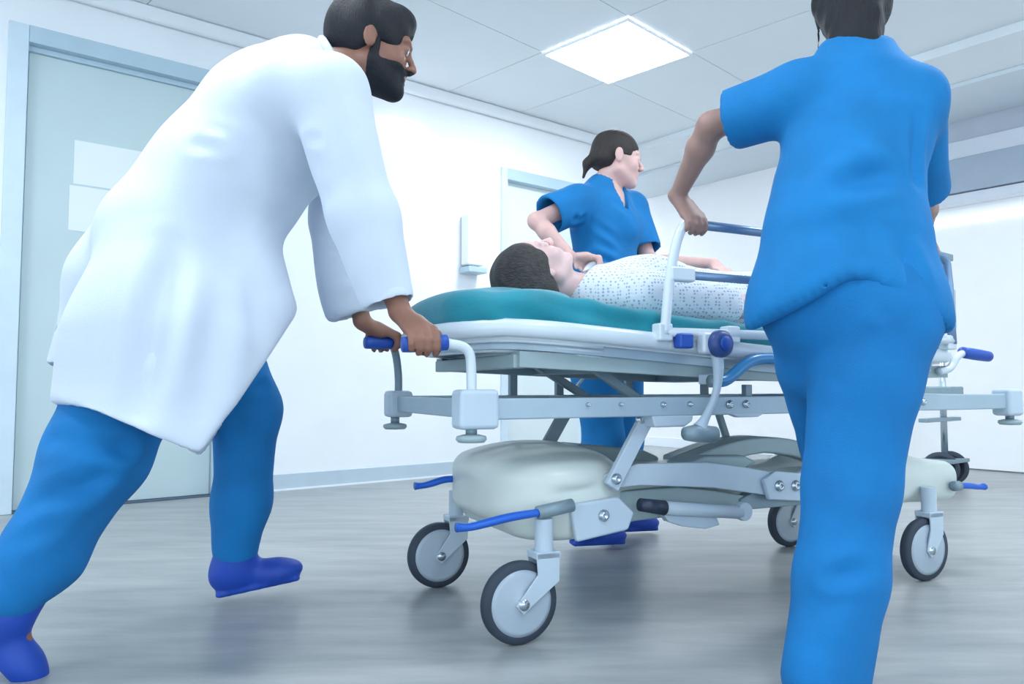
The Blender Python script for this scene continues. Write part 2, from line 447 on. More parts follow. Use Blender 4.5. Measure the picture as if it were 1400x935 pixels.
# skirting boards, with the white sealing strip at the floor
S(wb('baseboard_left', 'baseboard', wl, D1b + .09, D2a, 0, .012, .012, .10, bevel=.003))
S(wb('trim_1', 'strip_white', wl, D1b + .09, D2a, 0, .02, 0, .012))
S(wb('baseboard_left_near', 'baseboard', wl, -3.2, D1a - .09, 0, .012, .0, .10, bevel=.003))
S(wb('trim_2', 'dark_gap', wl, D1a, D1b, -.1, .004, 0, .008))
S(wb('trim_3', 'wall_white', wl, -3.2, WEND, 0, .05, CEIL - .09, CEIL, bevel=.02))
# right wall: far partition with header of the wide sliding door
S(wb('wall_right', 'far_white', wr, 1.4, 7.5, -.15, 0, 0, CEIL))
S(wb('wall_right_near', 'far_white', wr, -6.5, -2.6, -.15, 0, 0, CEIL))
hdr = empty('door_3', wr(-.1, 0, 0), WA + math.pi / 2); props(hdr, kind='structure')
inv3 = (Matrix.Translation(Vector(wr(-.1, 0, 0))) @ Matrix.Rotation(WA + math.pi / 2, 4, 'Z')).inverted()
for nm, m, o0, o1, z0, z1 in (('header_panel', 'header_grey', -.15, 0.00, 2.55, CEIL - .0), ('header_rail', 'header_pale', -.15, .03, 2.41, 2.545), ('header_cover', 'header_slate', -.15, .05, 2.14, 2.405), ('header_track', 'header_pale', -.15, .02, 2.06, 2.135), ('glow_strip', 'light_white', -.09, -.07, 1.93, 1.965)):  # the bright line below the track is put in as a glowing strip
    wpart(nm, m, wr, (-2.6, 1.4, o0, o1, z0, z1), hdr, inv3, .003)
wpart('door_leaf', 'far_white', wr, (-2.6, -.16, -.14, -.11, .01, 2.06), hdr, inv3)
wpart('door_leaf', 'far_white', wr, (-.15, 1.4, -.12, -.09, .01, 2.06), hdr, inv3)
S(wb('baseboard_right', 'strip_white', wr, 1.4, 7.5, 0, .012, 0, .10, bevel=.003))
S(wb('wall_end', 'wall_white', wl, WEND + 4.4, WEND + 4.5, -5.0, 4, 0, CEIL))
# ceiling with large panels in a frame of narrow joints, and a lowered band along the right wall
ceil = S(MB().box((0.6, 4.0, CEIL + .05), (9, 7.6, .04)).build('ceiling', 'ceiling'))
EA = math.radians(45); e1 = Vector((math.cos(EA), math.sin(EA), 0)); e2 = Vector((-math.sin(EA), math.cos(EA), 0))
LC = Vector((0.68, 4.85, 0)); PS = 2.04; HS = .34
def cframe(i, j):
    for a in range(-4, 4):
        for b in range(-3, 4):
            yield a, b
def ctile(x0, x1, y0, y1):
    m = MB(); p = lambda x, y, z: tuple(LC + e1 * x + e2 * y + Vector((0, 0, z)))
    g = .003
    vs = [p(x, y, z) for x in (x0 + g, x1 - g) for y in (y0 + g, y1 - g) for z in (CEIL, CEIL + .02)]
    m.add(vs, [(0, 1, 3, 2), (4, 6, 7, 5), (0, 4, 5, 1), (2, 3, 7, 6), (0, 2, 6, 4), (1, 5, 7, 3)])
    m.v = [(v[0] - 0, v[1], v[2]) for v in m.v]
    return m.build('ceiling_panel', 'ceiling', ceil)
xs = [-6.46, -4.42, -2.38, -HS, HS, 2.38, 4.42, 6.46]
for i in range(len(xs) - 1):
    for j in range(len(xs) - 1):
        c = LC + e1 * ((xs[i] + xs[i + 1]) / 2) + e2 * ((xs[j] + xs[j + 1]) / 2)
        if i == 3 and j == 3: continue
        ctile(xs[i], xs[i + 1], xs[j], xs[j + 1])
S(wb('trim_4', 'ceiling', wr, -6, 7.5, 0, 1.3, CEIL - .06, CEIL, bevel=.004))
S(wb('trim_5', 'ceiling_trim', wr, -6, 7.5, 0, .75, CEIL - .09, CEIL - .06, bevel=.004))

def ceiling_light(x, y, label, rz=EA, size=.34, group='square ceiling lights'):
    t = empty('ceiling_light', (x, y, CEIL - .02), rz); props(t, label, 'ceiling light', group)
    MB().box((0, 0, .004), (size - .012, size - .012, .003)).build('diffuser', 'light_panel', t)
    fr = MB()
    for sx, sy, hx, hy in ((1, 0, .006, size), (-1, 0, .006, size), (0, 1, size - .012, .006), (0, -1, size - .012, .006)):
        fr.box((sx * (size - .006), sy * (size - .006), .006), (hx, hy, .009))
    fr.build('light_frame', 'strip_white', t, bevel=.001)
ceiling_light(0.68, 4.85, 'square glowing white ceiling light above the nurse with the ponytail')

# oval wall lamp and dispenser on the left wall
so = s_at(545)
lp = empty('wall_lamp', wl(so, .0, 2.42), WA); props(lp, 'oval glowing white lamp high on the white wall beside the doctor', 'wall lamp')
MB().lathe([(.02, 0), (.07, -.005), (.085, -.02), (.08, -.045), (.05, -.062), (.0, -.068)], (0, 0, 0), (0, 1, 0)).build('diffuser', 'light_white', lp, smooth=True)
for c in lp.children: c.scale = (2.6, 1, .8)
sd = s_at(640)
dsp = empty('hand_gel_dispenser', wl(sd, 0, 1.50), WA); props(dsp, 'small white wall dispenser with grey drip tray on the white wall', 'dispenser')
MB().box((0, -.055, .22), (.075, .05, .19)).build('housing', 'far_white', dsp, bevel=.015)
MB().box((0, -.065, -.005), (.085, .06, .022)).build('drip_tray', 'frame_blue', dsp, bevel=.008)
MB().box((0, -.05, .025), (.02, .025, .015)).build('spout', 'pale_grey', dsp, bevel=.004)

# ------------------------------------------------------------------ the stretcher (local axes: x along it to the foot end, y away from the camera)
st = empty('stretcher', (GC[0], GC[1], 0), GA)
props(st, 'pale grey wheeled hospital stretcher with blue pedals carrying the patient', 'stretcher')
LX, LY, LZ = A(1, 0, 0), A(0, 1, 0), A(0, 0, 1)
# moulded base cover
fd = Field((-.95, -.34, .16), (1.08, .34, .54), .008)
fd.u(plate(-.565, 0, .352, .205, .290, .082, .22, .045), .02)
fd.u(el((-.56, 0, .41), (LX, LY, LZ), (.21, .24, .07)), .04)
fd.u(plate(-.545, 0, .300, .165, .275, .068, .12, .03), .03)
fd.u(rbox((-.25, 0, .335), (A(1, 0, -.05), LY, A(.05, 0, 1)), (.30, .20, .055), .04), .06)
fd.u(rbox((.2, 0, .33), (LX, LY, LZ), (.4, .15, .045), .03), .06)
fd.u(rbox((.79, 0, .31), (LX, LY, LZ), (.20, .275, .07), .05), .05)
fd.u(el((.72, 0, .355), (LX, LY, LZ), (.24, .25, .06)), .04)
for sy in (-1, 1):
    fd.s_(rc((-.72, sy * .285, .355), (-.40, sy * .285, .37), .012), .015)
    fd.s_(el((-.70, sy * .31, .17), (LX, LY, LZ), (.09, .07, .08)), .02)
    fd.s_(el((.77, sy * .30, .19), (LX, LY, LZ), (.09, .09, .09)), .02)
base = build_field(fd, 'base_cover', 'shell_cream', st, smooth=3)
MB().prism([(-.42, .40), (-.34, .455), (-.20, .44), (-.08, .425), (-.02, .40), (-.05, .36), (-.4, .35)], .10, .24).build('base_shroud', 'green_grey', st, bevel=.012)
# arched grey covers of the lifting mechanism
def arch(a0, a1, zc, r, v0, v1, th, n=12):
    up = [(a0 + (a1 - a0) * i / n, zc + r * math.sin(math.pi * i / n)) for i in range(n + 1)]
    dn = [(a, z - th * (1 + .5 * abs(a - (a0 + a1) / 2) / (a1 - a0))) for a, z in up][::-1]
    return MB().prism(up + dn, v0, v1)
arch(-.16, .50, .415, .065, -.19, -.12, .05).build('mechanism_cover', 'green_grey', st, bevel=.008)
arch(.05, .72, .40, .06, .12, .19, .05).build('mechanism_cover', 'green_grey', st, bevel=.008)
MB().prism([(-.17, .415), (-.10, .435), (.05, .43), (.10, .41), (.0, .365), (-.13, .37)], -.235, -.12).build('mechanism_housing', 'green_grey', st, bevel=.012)
# plates
MB().prism([(-.47, .40), (-.36, .425), (-.12, .42), (.02, .40), (.16, .375), (.17, .315), (.10, .312), (-.10, .345), (-.35, .365), (-.47, .36)], -.262, -.246).build('link_plate', 'pale_grey', st, bevel=.004)
MB().prism([(-.50, .345), (-.20, .35), (-.05, .33), (.05, .31), (.05, .265), (-.10, .27), (-.35, .262), (-.56, .235), (-.62, .25)], -.232, -.20).build('side_plate', 'green_grey', st, bevel=.006)
MB().prism([(-.60, .335), (-.45, .345), (-.40, .30), (-.42, .255), (-.58, .235)], -.305, -.285).build('corner_plate', 'pale_grey', st, bevel=.008)
MB().prism([(.08, .36), (.13, .385), (.22, .375), (.40, .44), (.46, .42), (.42, .30), (.26, .285), (.10, .30)], -.278, -.262).build('pivot_bracket', 'pale_grey', st, bevel=.005)
MB().prism([(.02, .30), (.10, .33), (.46, .30), (.46, .27), (.05, .268)], -.24, -.20).build('lower_rail', 'slate_metal', st, bevel=.004)
def bolt(a, v, z, r=.014, m='steel'):
    MB().lathe([(r, 0), (r, .004), (r * .75, .006), (r * .7, .011), (r * .35, .012), (r * .3, .006)], (a, v, z), (0, -1, 0), 18).build('bolt', m, st, smooth=True)
for a, v, z, r in ((.139, -.278, .340, .017), (.205, -.278, .337, .017), (-.455, -.298, .393, .015), (-.50, -.305, .30, .016), (-.335, -.345, .592, .008), (-.245, -.345, .592, .008), (-.105, -.345, .590, .012), (-.045, -.345, .590, .012), (-.37, -.29, .55, .016), (.62, -.345, .590, .012), (.70, -.345, .590, .012), (-.57, -.345, .594, .006), (-.47, -.345, .594, .006)):
    bolt(a, v, z, r)
# gas spring
gs = MB().tube([(-.37, -.285, .317), (-.29, -.285, .303)], [.018, .021]).build('spring_boot', 'dark_plastic', st, smooth=True)
MB().tube([(-.29, -.285, .303), (-.02, -.285, .272)], .019).build('gas_spring', 'pale_grey', st, smooth=True)
MB().lathe([(.026, -.014), (.028, 0), (.026, .014)], (-.01, -.285, .275), (0, 1, 0), 24).build('spring_end', 'pale_grey', st, smooth=True, bevel=.003)
MB().prism([(-.29, .285), (-.10, .262), (-.09, .240), (-.14, .232), (-.22, .245), (-.27, .262)], -.28, -.25).build('spring_bracket', 'pale_grey', st, bevel=.004)
# casters
def caster(a, v, stem):
    c = MB()
    ax = a; top = .225
    s = stem
    c.lathe([(.024, 0), (.024, .05), (.024, .10)], (s, v, .205), (0, 0, 1), 20)
    for sv in (-1, 1):
        y = v + sv * .026
        c.prism([(s - .035, .225), (s + .032, .225), (s + .03, .15), (ax + .022, .095), (ax, .078), (ax - .02, .10), (s - .03, .17)], y - .003, y + .003)
    c.box((s, v, .215), (.034, .029, .008))
    f = c.build('caster', 'pale_grey', st, bevel=.002)
    MB().lathe([(.080, -.016), (.098, -.015), (.102, -.008), (.102, .008), (.098, .015), (.080, .016)], (ax, v, .102), (0, 1, 0), 48).build('tyre', 'rubber', f, smooth=True)
    MB().lathe([(.012, -.022), (.02, -.021), (.03, -.0165), (.07, -.0195), (.082, -.016), (.082, .016), (.07, .0195), (.03, .0165), (.02, .021), (.012, .022)], (ax, v, .102), (0, 1, 0), 48).build('wheel_disc', 'wheel_grey', f, smooth=True)
    MB().lathe([(.014, -.033), (.014, .033)], (ax, v, .102), (0, 1, 0), 16).build('axle', 'steel', f, smooth=True)
caster(-.745, -.30, -.675); caster(-.745, .30, -.685); caster(.745, -.30, .775); caster(.745, .30, .795)
# blue brake pedals
def pedal(pts, hub, sy):
    p = MB().tube(pts, [.013, .014, .014, .012, .016], n=10, sy=.75, smooth=2).build('brake_pedal', 'pedal_blue', st, smooth=True)
    MB().tube(hub, .017).build('pedal_socket', 'slate_metal', p, smooth=True)
pedal([(-.70, -.315, .322), (-.78, -.32, .318), (-.84, -.32, .308), (-.89, -.32, .300), (-.92, -.32, .303)], [(-.60, -.315, .335), (-.70, -.315, .322)], -1)
pedal([(-.755, .13, .362), (-.79, .13, .362), (-.82, .13, .354), (-.85, .13, .347), (-.88, .13, .347)], [(-.66, .13, .36), (-.755, .13, .362)], 1)
pedal([(.93, -.30, .30), (.97, -.30, .298), (1.0, -.30, .295), (1.03, -.30, .29), (1.06, -.30, .29)], [(.90, -.30, .30), (.93, -.30, .30)], -1)
# lifting arms between base and side frame
def arm(p, q, w=.022, t=.010, m='pale_grey', name='lifting_arm'):
    p, q = Vector(p), Vector(q); d = (q - p); L = d.length / 2; d.normalize(); y = Vector((0, 1, 0)); n = d.cross(y).normalized()
    M = Matrix((d, y, n)).transposed()
    return MB().box((p + q) / 2, (L, t, w), M=M).build(name, m, st, bevel=.004)
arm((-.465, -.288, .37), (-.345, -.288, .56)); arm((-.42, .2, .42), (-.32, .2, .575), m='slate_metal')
arm((.42, -.25, .36), (.54, -.28, .56)); arm((.36, .2, .42), (.30, .2, .575), w=.012, m='slate_metal')
arm((-.42, .2, .42), (-.10, .2, .40), .02, .01, 'green_grey')
# side frame
def beam(pts, hz, hv, name, m):
    mb = MB()
    (a0, v0, z0), (a1, v1, z1) = pts
    p, q = Vector(pts[0]), Vector(pts[1]); d = q - p; L = d.length / 2; d.normalize(); z = Vector((0, 0, 1)); y = z.cross(d)
    mb.box((p + q) / 2, (L, hv, hz), M=Matrix((d, y, z)).transposed())
    return mb.build(name, m, st, bevel=.004)
beam([(-.87, -.325, .585), (1.17, -.325, .588)], .026, .02, 'side_beam', 'grey_metal')
beam([(-.87, .325, .587), (1.17, .325, .588)], .024, .02, 'side_beam', 'grey_metal')
beam([(-.87, -.31, .585), (-.87, .31, .585)], .024, .018, 'cross_beam', 'grey_metal')
beam([(1.15, -.31, .588), (1.15, .31, .588)], .024, .018, 'cross_beam', 'grey_metal')
for a in (-.33, .55): beam([(a, -.31, .597), (a, .31, .597)], .014, .02, 'cross_beam', 'slate_metal')
MB().prism([(-.37, .562), (-.23, .562), (-.235, .545), (-.26, .530), (-.36, .530)], -.345, -.29).build('arm_bracket', 'pale_grey', st, bevel=.005)
MB().prism([(-.11, .565), (.03, .565), (.0, .552), (-.07, .552)], -.345, -.32).build('cable_clip', 'pale_grey', st, bevel=.003)
for a, v in ((-.875, -.325), (-.875, .325), (1.17, -.325), (1.17, .325)):
    k = 1 if a > 0 else -1
    MB().box((a, v, .585), (.052 if (v < 0 and k < 0) else .04, .035, .048 if v < 0 else .042)).build('corner_block', 'pale_grey', st, bevel=.012)
    MB().tube([(a + k * .01, v, .545), (a + k * .01, v, .524)], .014).build('bumper_stem', 'slate_metal', st, smooth=True)
    MB().lathe([(.02, .524), (.036, .520), (.038, .512), (.032, .505), (.0, .503)], (a + k * .01, v, 0), (0, 0, 1), 28).build('bumper_disc', 'green_grey', st, smooth=True)
for a in (-.47, -.29, .0, .35): MB().box((a, .325, .645), (.014, .01, .036)).build('frame_post', 'slate_metal', st, bevel=.002)
MB().box((.0, -.30, .628), (.012, .01, .018)).build('frame_post', 'slate_metal', st, bevel=.002)
# deck
def zd(a): return float(np.interp(a, [-1.03, -.94, -.79, -.35, .15, .85], [.765, .782, .790, .762, .728, .745]))
AL, AR, HW = -.915, .91, .36
def outline(dw, n=9):
    """rounded outline of the lying surface, in (a, v)"""
    pts = []
    h = HW - dw; l, r = AL + dw, AR - dw
    for ca, cv, t0, rr in ((r - .16, h - .16, 0, .16), (l + .29, h - .29, 90, .29), (l + .29, -h + .29, 180, .29), (r - .16, -h + .16, 270, .16)):
        rr = rr - (0 if rr < .2 else 0)
        for i in range(n): t = math.radians(t0 + 90 * i / (n - 1)); pts.append((ca + rr * math.cos(t), cv + rr * math.sin(t)))
    # points along the long sides so that the rail follows the slope
    out = []
    for i, p in enumerate(pts):
        q = pts[(i + 1) % len(pts)]; out.append(p)
        d = math.hypot(q[0] - p[0], q[1] - p[1]); m = int(d / .08)
        for k in range(1, m): out.append((p[0] + (q[0] - p[0]) * k / m, p[1] + (q[1] - p[1]) * k / m))
    return out
MB().tube([(a, v, zd(a)) for a, v in outline(.0)], .017, 14, closed=True, sy=1.35).build('deck_rail', 'white_metal', st, smooth=True)
def slab(dw, z0, z1, name, m, zf=zd, a0=None, a1=None):
    o = outline(dw); n = len(o); mb = MB()
    cl = lambda a: min(max(a, a0 if a0 is not None else -9), a1 if a1 is not None else 9)
    vs = [(cl(a), v, zf(a) + z0) for a, v in o] + [(cl(a), v, zf(a) + z1) for a, v in o]
    # strips across, so that the top and bottom follow the slope
    f = [(i, (i + 1) % n, n + (i + 1) % n, n + i) for i in range(n)]
    top = sorted(range(n), key=lambda i: o[i][0])
    mb.add(vs, f)
    us = sorted(set(round(p[0], 4) for p in o))
    for zz, base_ in ((z0, 0), (z1, n)):
        prev = None
        for a in us:
            ys = [p[1] for p in o if abs(p[0] - a) < 6e-4]
            e = (cl(a), min(ys), zf(a) + zz), (cl(a), max(ys), zf(a) + zz)
            if prev and abs(prev[0][0] - a) > 1e-4: mb.add([prev[0], prev[1], e[1], e[0]], [(0, 1, 2, 3)])
            prev = e
    return mb.build(name, m, st)
slab(.012, -.028, -.006, 'deck_panel', 'white_metal')
slab(.03, -.052, -.028, 'deck_tray', 'grey_metal')
for i, dw in enumerate((.02, .035, .05)):
    MB().tube([(a, v, zd(a) - .030 - .012 * i) for a, v in outline(dw) if a < -.45 or False][:], .006, 8, closed=False).build('deck_rib', 'white_metal', st, smooth=True)
def zl(a): return float(np.interp(a, [-.75, .15, .9], [.708, .672, .690]))
for v in (-.29, .29):
    mb = MB(); N = 12
    for i in range(N):
        a0, a1 = -.75 + 1.62 * i / N, -.75 + 1.62 * (i + 1) / N
        vs = [(a, v + q, zl(a) + z) for a in (a0, a1) for q in (-.025, .025) for z in (-.018, .022)]
        mb.add(vs, [(0, 1, 3, 2), (4, 6, 7, 5), (0, 4, 5, 1), (2, 3, 7, 6), (0, 2, 6, 4), (1, 5, 7, 3)])
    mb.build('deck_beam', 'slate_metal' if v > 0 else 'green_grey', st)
beam([(-.74, -.30, .705), (-.74, .30, .705)], .018, .02, 'deck_cross_beam', 'green_grey')
for a in (-.4, .1, .6): beam([(a, -.30, zl(a)), (a, .30, zl(a))], .016, .02, 'deck_cross_beam', 'slate_metal')
arm((-.50, -.2, .715), (-.31, -.2, .60), .013, .012, 'slate_metal', 'deck_strut')
arm((-.45, .2, .715), (-.20, .2, .575), .013, .012, 'slate_metal', 'deck_strut')
arm((.62, -.2, .69), (.44, -.2, .60), .013, .012, 'slate_metal', 'deck_strut')
# push handles
def push_handle(pts, g0, g1, post='white_metal'):
    h = MB().tube(pts, .0125, 12, smooth=3).build('push_handle', post, st, smooth=True)
    MB().tube([g0, ((A(*g0) + A(*g1)) / 2), g1], [.019, .0205, .018], 16, smooth=1).build('grip', 'grip_blue', h, smooth=True)
push_handle([(-.885, -.325, .61), (-.885, -.325, .68), (-.89, -.325, .735), (-.95, -.325, .745), (-1.0, -.325, .742)], (-.95, -.325, .746), (-1.06, -.325, .738))
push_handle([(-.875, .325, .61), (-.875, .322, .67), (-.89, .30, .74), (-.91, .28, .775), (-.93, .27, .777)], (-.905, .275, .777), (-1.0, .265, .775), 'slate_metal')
push_handle([(.80, -.335, .69), (.86, -.335, .70), (.89, -.335, .745), (.94, -.335, .757), (.99, -.335, .755)], (.92, -.335, .757), (1.06, -.335, .745))
push_handle([(.80, .335, .69), (.86, .335, .70), (.89, .335, .745), (.94, .335, .757), (.99, .335, .755)], (.92, .335, .757), (1.06, .335, .745))
# folding side rails
def side_rail(v, a0, a1, za, top, mid, name='side_rail'):
    r = MB()
    r.tube([(a0 - .02, v, za), (a0, v, .95), (a0 + .03, v, top - .03), (a0 + .055, v, top), (a0 + .10, v, top)], .0135, 12, smooth=2)
    o = r.build(name, 'white_metal', st, smooth=True)
    MB().tube([(a0 + .09, v, top), (a1 - .08, v, top - .008), (a1 - .02, v, top - .015), (a1, v, top - .05), (a1 + .01, v, za)], .0135, 12, smooth=1).build('top_bar', 'rail_blue', o, smooth=True)
    MB().tube([(a0 + .03, v, mid), (a1, v, mid - .005)], .012, 12).build('middle_bar', 'rail_blue', o, smooth=True)
    MB().box((a0 + .035, v, mid), (.04, .016, .020)).build('rail_joint', 'white_metal', o, bevel=.007)
    MB().tube([(a0 - .02, v, .785), (a1 + .01, v, .79)], .013, 12).build('bottom_bar', 'white_metal', o, smooth=True)
    for a in (a0 - .02, a0 + .21, a1): MB().box((a, v + (.01 if v < 0 else -.01), .785), (.022, .02, .024)).build('rail_bracket', 'white_metal', o, bevel=.006)
    return o
side_rail(-.385, -.335, .79, .78, 1.085, .943)
side_rail(.385, -.175, .60, .79, 1.095, .95)
# release knob and crank of the near side rail
kb = MB().lathe([(.0, -.022), (.026, -.02), (.036, -.010), (.038, .005), (.036, .012), (.0, .013)], (-.205, -.43, .755), (0, 1, 0), 32).build('release_knob', 'knob_navy', st, smooth=True)
MB().lathe([(.0, -.004), (.018, -.004), (.020, 0)], (-.205, -.452, .755), (0, 1, 0), 24).build('knob_cap', 'grip_blue', kb, smooth=True)
MB().box((-.205, -.405, .757), (.05, .018, .030)).build('knob_housing', 'white_metal', st, bevel=.01)
MB().box((-.305, -.40, .762), (.022, .018, .020)).build('rail_latch', 'grip_blue', st, bevel=.006)
MB().tube([(-.205, -.415, .73), (-.20, -.415, .68), (-.205, -.41, .62), (-.232, -.40, .56), (-.25, -.395, .53)], [.017, .015, .010, .012, .02], 12, smooth=2).build('crank_arm', 'pale_grey', st, smooth=True)
MB().tube([(-.30, -.395, .515), (-.265, -.395, .515), (-.20, -.395, .510)], [.018, .024, .022], 16).build('crank_grip', 'slate_metal', st, smooth=True)
MB().tube([(-.19, -.385, .655), (-.15, -.385, .655), (-.10, -.385, .69), (-.06, -.385, .715), (.0, -.385, .722), (.16, -.385, .716), (.30, -.385, .71)], .0165, 14, smooth=2).build('curved_handle', 'handle_blue', st, smooth=True)
MB().tube([(-.205, -.385, .655), (-.185, -.385, .655)], .018, 14).build('handle_collar', 'slate_metal', st, smooth=True)
MB().box((-.19, -.36, .66), (.012, .03, .014)).build('handle_mount', 'pale_grey', st, bevel=.003)

# mattress: a thing of its own, lying on the deck
def zm(a): return float(np.interp(a, [-.98, -.90, -.75, -.35, .07, .85], [.870, .880, .889, .849, .813, .822]))
fd = Field((-1.06, -.40, .70), (.96, .40, .96), .009)
seg = [-.62, -.55, -.35, -.1, .1, .4, .835]
for i in range(len(seg) - 1):
    a0, a1 = seg[i], seg[i + 1]; am = (a0 + a1) / 2
    z1 = (zm(a0) + zm(a1)) / 2; z0 = (zd(a0) + zd(a1)) / 2 - .004
    sl = (zm(a1) - zm(a0)) / (a1 - a0)
    fd.u(rbox((am, 0, (z0 + z1) / 2), (A(1, 0, sl), LY, A(-sl, 0, 1)), ((a1 - a0) / 2 + .04, .335, (z1 - z0) / 2), .036), .025)
fd.u(plate(-.715, 0, .838, .185, .335, .050, .185, .036), .02)
fd.u(el((-.69, 0, .868), (LX, LY, LZ), (.19, .27, .042)), .04)
mo = empty('mattress_probe', (0, 0, 0)); bpy.data.objects.remove(mo)
def to_world_field(o, label, cat, name=None):
    o.location = (GC[0], GC[1], 0); o.rotation_euler = (0, 0, GA); props(o, label, cat)
mt = build_field(fd, 'mattress', 'teal', None, (0, 0, 0), disp=folds(5, .0035, 14, (1, .2, 0), [((-.95, -.34, .83), (-.6, -.34, .80), .02, .008), ((-.7, -.34, .86), (-.35, -.345, .79), .018, .007), ((-.5, -.34, .82), (-.1, -.345, .79), .015, .006), ((-.2, -.34, .82), (.2, -.345, .77), .015, .006), ((-.85, -.3, .885), (-.5, -.1, .88), .03, .006)]), smooth=3)
to_world_field(mt, 'teal padded mattress lying on the stretcher under the patient', 'mattress')

# ------------------------------------------------------------------ people
def frame(F, up=(0, 0, 1), roll=0):
    F = nrm(F); U = np.array(up, float); U = nrm(U - F * (U @ F)); R = np.cross(F, U)
    if roll: U, R = U * math.cos(roll) + R * math.sin(roll), R * math.cos(roll) - U * math.sin(roll)
    return F, U, R
def head(fd, C, fr, s=1.0, male=False, neck=None, nr=.052):
    F, U, R = fr; p = lambda f, u, r=0: C + s * (F * f + U * u + R * r)
    k = lambda v: v * s
    if neck is not None: fd.u(rc(neck, p(-.012, -.045), nr * 1.1, nr), k(.03))
    fd.u(el(p(-.008, .032), (F, U, R), (k(.096), k(.084), k(.074))), .01)
    fd.u(el(p(.030, -.028), (F, U, R), (k(.060), k(.082), k(.058))), .02)
    j = .004 if male else 0
    for q in (-1, 1):
        fd.u(rc(p(.066 + j, -.088, q * .010), p(.0, -.052, q * .050), k(.017 + j), k(.020)), .025)
        fd.u(el(p(.058, -.024, q * .036), (F, U, R), (k(.026), k(.024), k(.024))), .02)
    fd.u(el(p(.074 + j, -.094), (F, U, R), (k(.018), k(.016), k(.020))), .012)
    for q in (-1, 1): fd.s_(el(p(.098, .004, q * .032), (F, U, R), (k(.018), k(.013), k(.019))), .014)
    for q in (-1, 1): fd.u(rc(p(.088, .024, q * .012), p(.078, .026, q * .044), k(.007 + j)), .012)
    fd.u(rc(p(.089, .016), p(.112, -.024), k(.006), k(.0095)), .009)
    for q in (-1, 1): fd.u(el(p(.102, -.028, q * .010), (F, U, R), (k(.010), k(.008), k(.008))), .006)
    fd.u(rc(p(.088, -.049, -.018), p(.088, -.049, .018), k(.0065)), .008)
    fd.u(rc(p(.086, -.062, -.015), p(.086, -.062, .015), k(.0072)), .008)
    fd.u(el(p(.086, -.054), (F, U, R), (k(.012), k(.014), k(.014))), .008)
    fd.s_(rc(p(.104, -.0555, -.022), p(.104, -.0555, .022), k(.004)), .005)
    for q in (-1, 1):
        e1_, e2_ = nrm(F * .25 + R * q), nrm(U)
        fd.u(el(p(-.008, .002, q * .076), (e1_, e2_, np.cross(e1_, e2_)), (k(.008), k(.031), k(.018))), .006)
        fd.u(el(p(-.004, -.018, q * .074), (F, U, R), (k(.010), k(.012), k(.008))), .006)
        fd.s_(el(p(.001, .002, q * .086), (F, U, R), (k(.008), k(.016), k(.006))), .004)
    for q in (-1, 1):                                                # eyelids
        fd.u(el(p(.079, .004, q * .032), (F, U, R), (k(.0145), k(.0135), k(.0155))), .004)
        fd.s_(el(p(.096, .003, q * .032), (F, U, R), (k(.010), k(.0042), k(.011))), .003)
def eyes(par, C, fr, s, origin, closed=False):
    F, U, R = fr
    for q in (-1, 1):
        c = C + s * (F * .0785 + U * .003 + R * q * .032) - np.array(origin)
        mb = MB(); pr = [(.0135 * s * math.sin(math.pi * i / 10), -.0135 * s * math.cos(math.pi * i / 10)) for i in range(11)]
        mb.lathe(pr, c, F, 18); e = mb.build('eye', 'eye_white', par, smooth=True)
        MB().lathe([(.0062 * s, .0120 * s), (.005 * s, .0134 * s), (.0, .0140 * s)], c, F, 16).build('iris', 'iris', e, smooth=True)
def grip_hand(fd, Wr, Gp, B, T, r, thumb=1, s=1.0, wr=.026):
    """a hand closed round a bar: Gp a point on the bar axis, B the bar direction (towards the index finger), T from the bar to the knuckles"""
    B = nrm(B); T = np.array(T, float); T = nrm(T - B * (T @ B)); Wr = A(*Wr); Gp = A(*Gp)
    Fd = nrm(np.cross(B, T)) * thumb                                # the side over which the fingers bend
    ln = [.98, 1.05, 1.0, .85]
    at_ = lambda o, ph, R_: Gp + B * o + (T * math.cos(ph) + Fd * math.sin(ph)) * R_
    for i, o in enumerate((.030, .010, -.010, -.029)):
        fr_ = (.0092 if i < 3 else .008) * s; R_ = r + fr_
        K = at_(o * s, -.15, R_ + .006 * s)
        fd.u(rc(Wr + B * o * .45, K, .013 * s, .0115 * s), .012)
        pts = [K] + [at_(o * s * .97, ph * ln[i], R_) for ph in (.55, 1.25, 1.9, 2.5)]
        rs = [.0112 * s, fr_ * 1.08, fr_, fr_ * .97, fr_ * .85]
        for a_, b_, r0, r1 in zip(pts[:-1], pts[1:], rs[:-1], rs[1:]): fd.u(rc(a_, b_, r0, r1), .0035)
    pm = (Wr + at_(0, -.3, r + .012 * s)) / 2
    fd.u(rc(Wr, at_(0, -.35, r + .014 * s), .020 * s, .024 * s, T, 1.5), .015)
    tb = [Wr * .6 + at_(.03 * s, -.5, r + .012 * s) * .4 + B * .012, at_(.046 * s, -.9, r + .016 * s), at_(.050 * s, -1.7, r + .011 * s), at_(.040 * s, -2.5, r + .0095 * s)]
    for a_, b_, r0, r1 in zip(tb[:-1], tb[1:], (.016 * s, .0125 * s, .0105 * s), (.0125 * s, .0105 * s, .0085 * s)): fd.u(rc(a_, b_, r0, r1), .006)
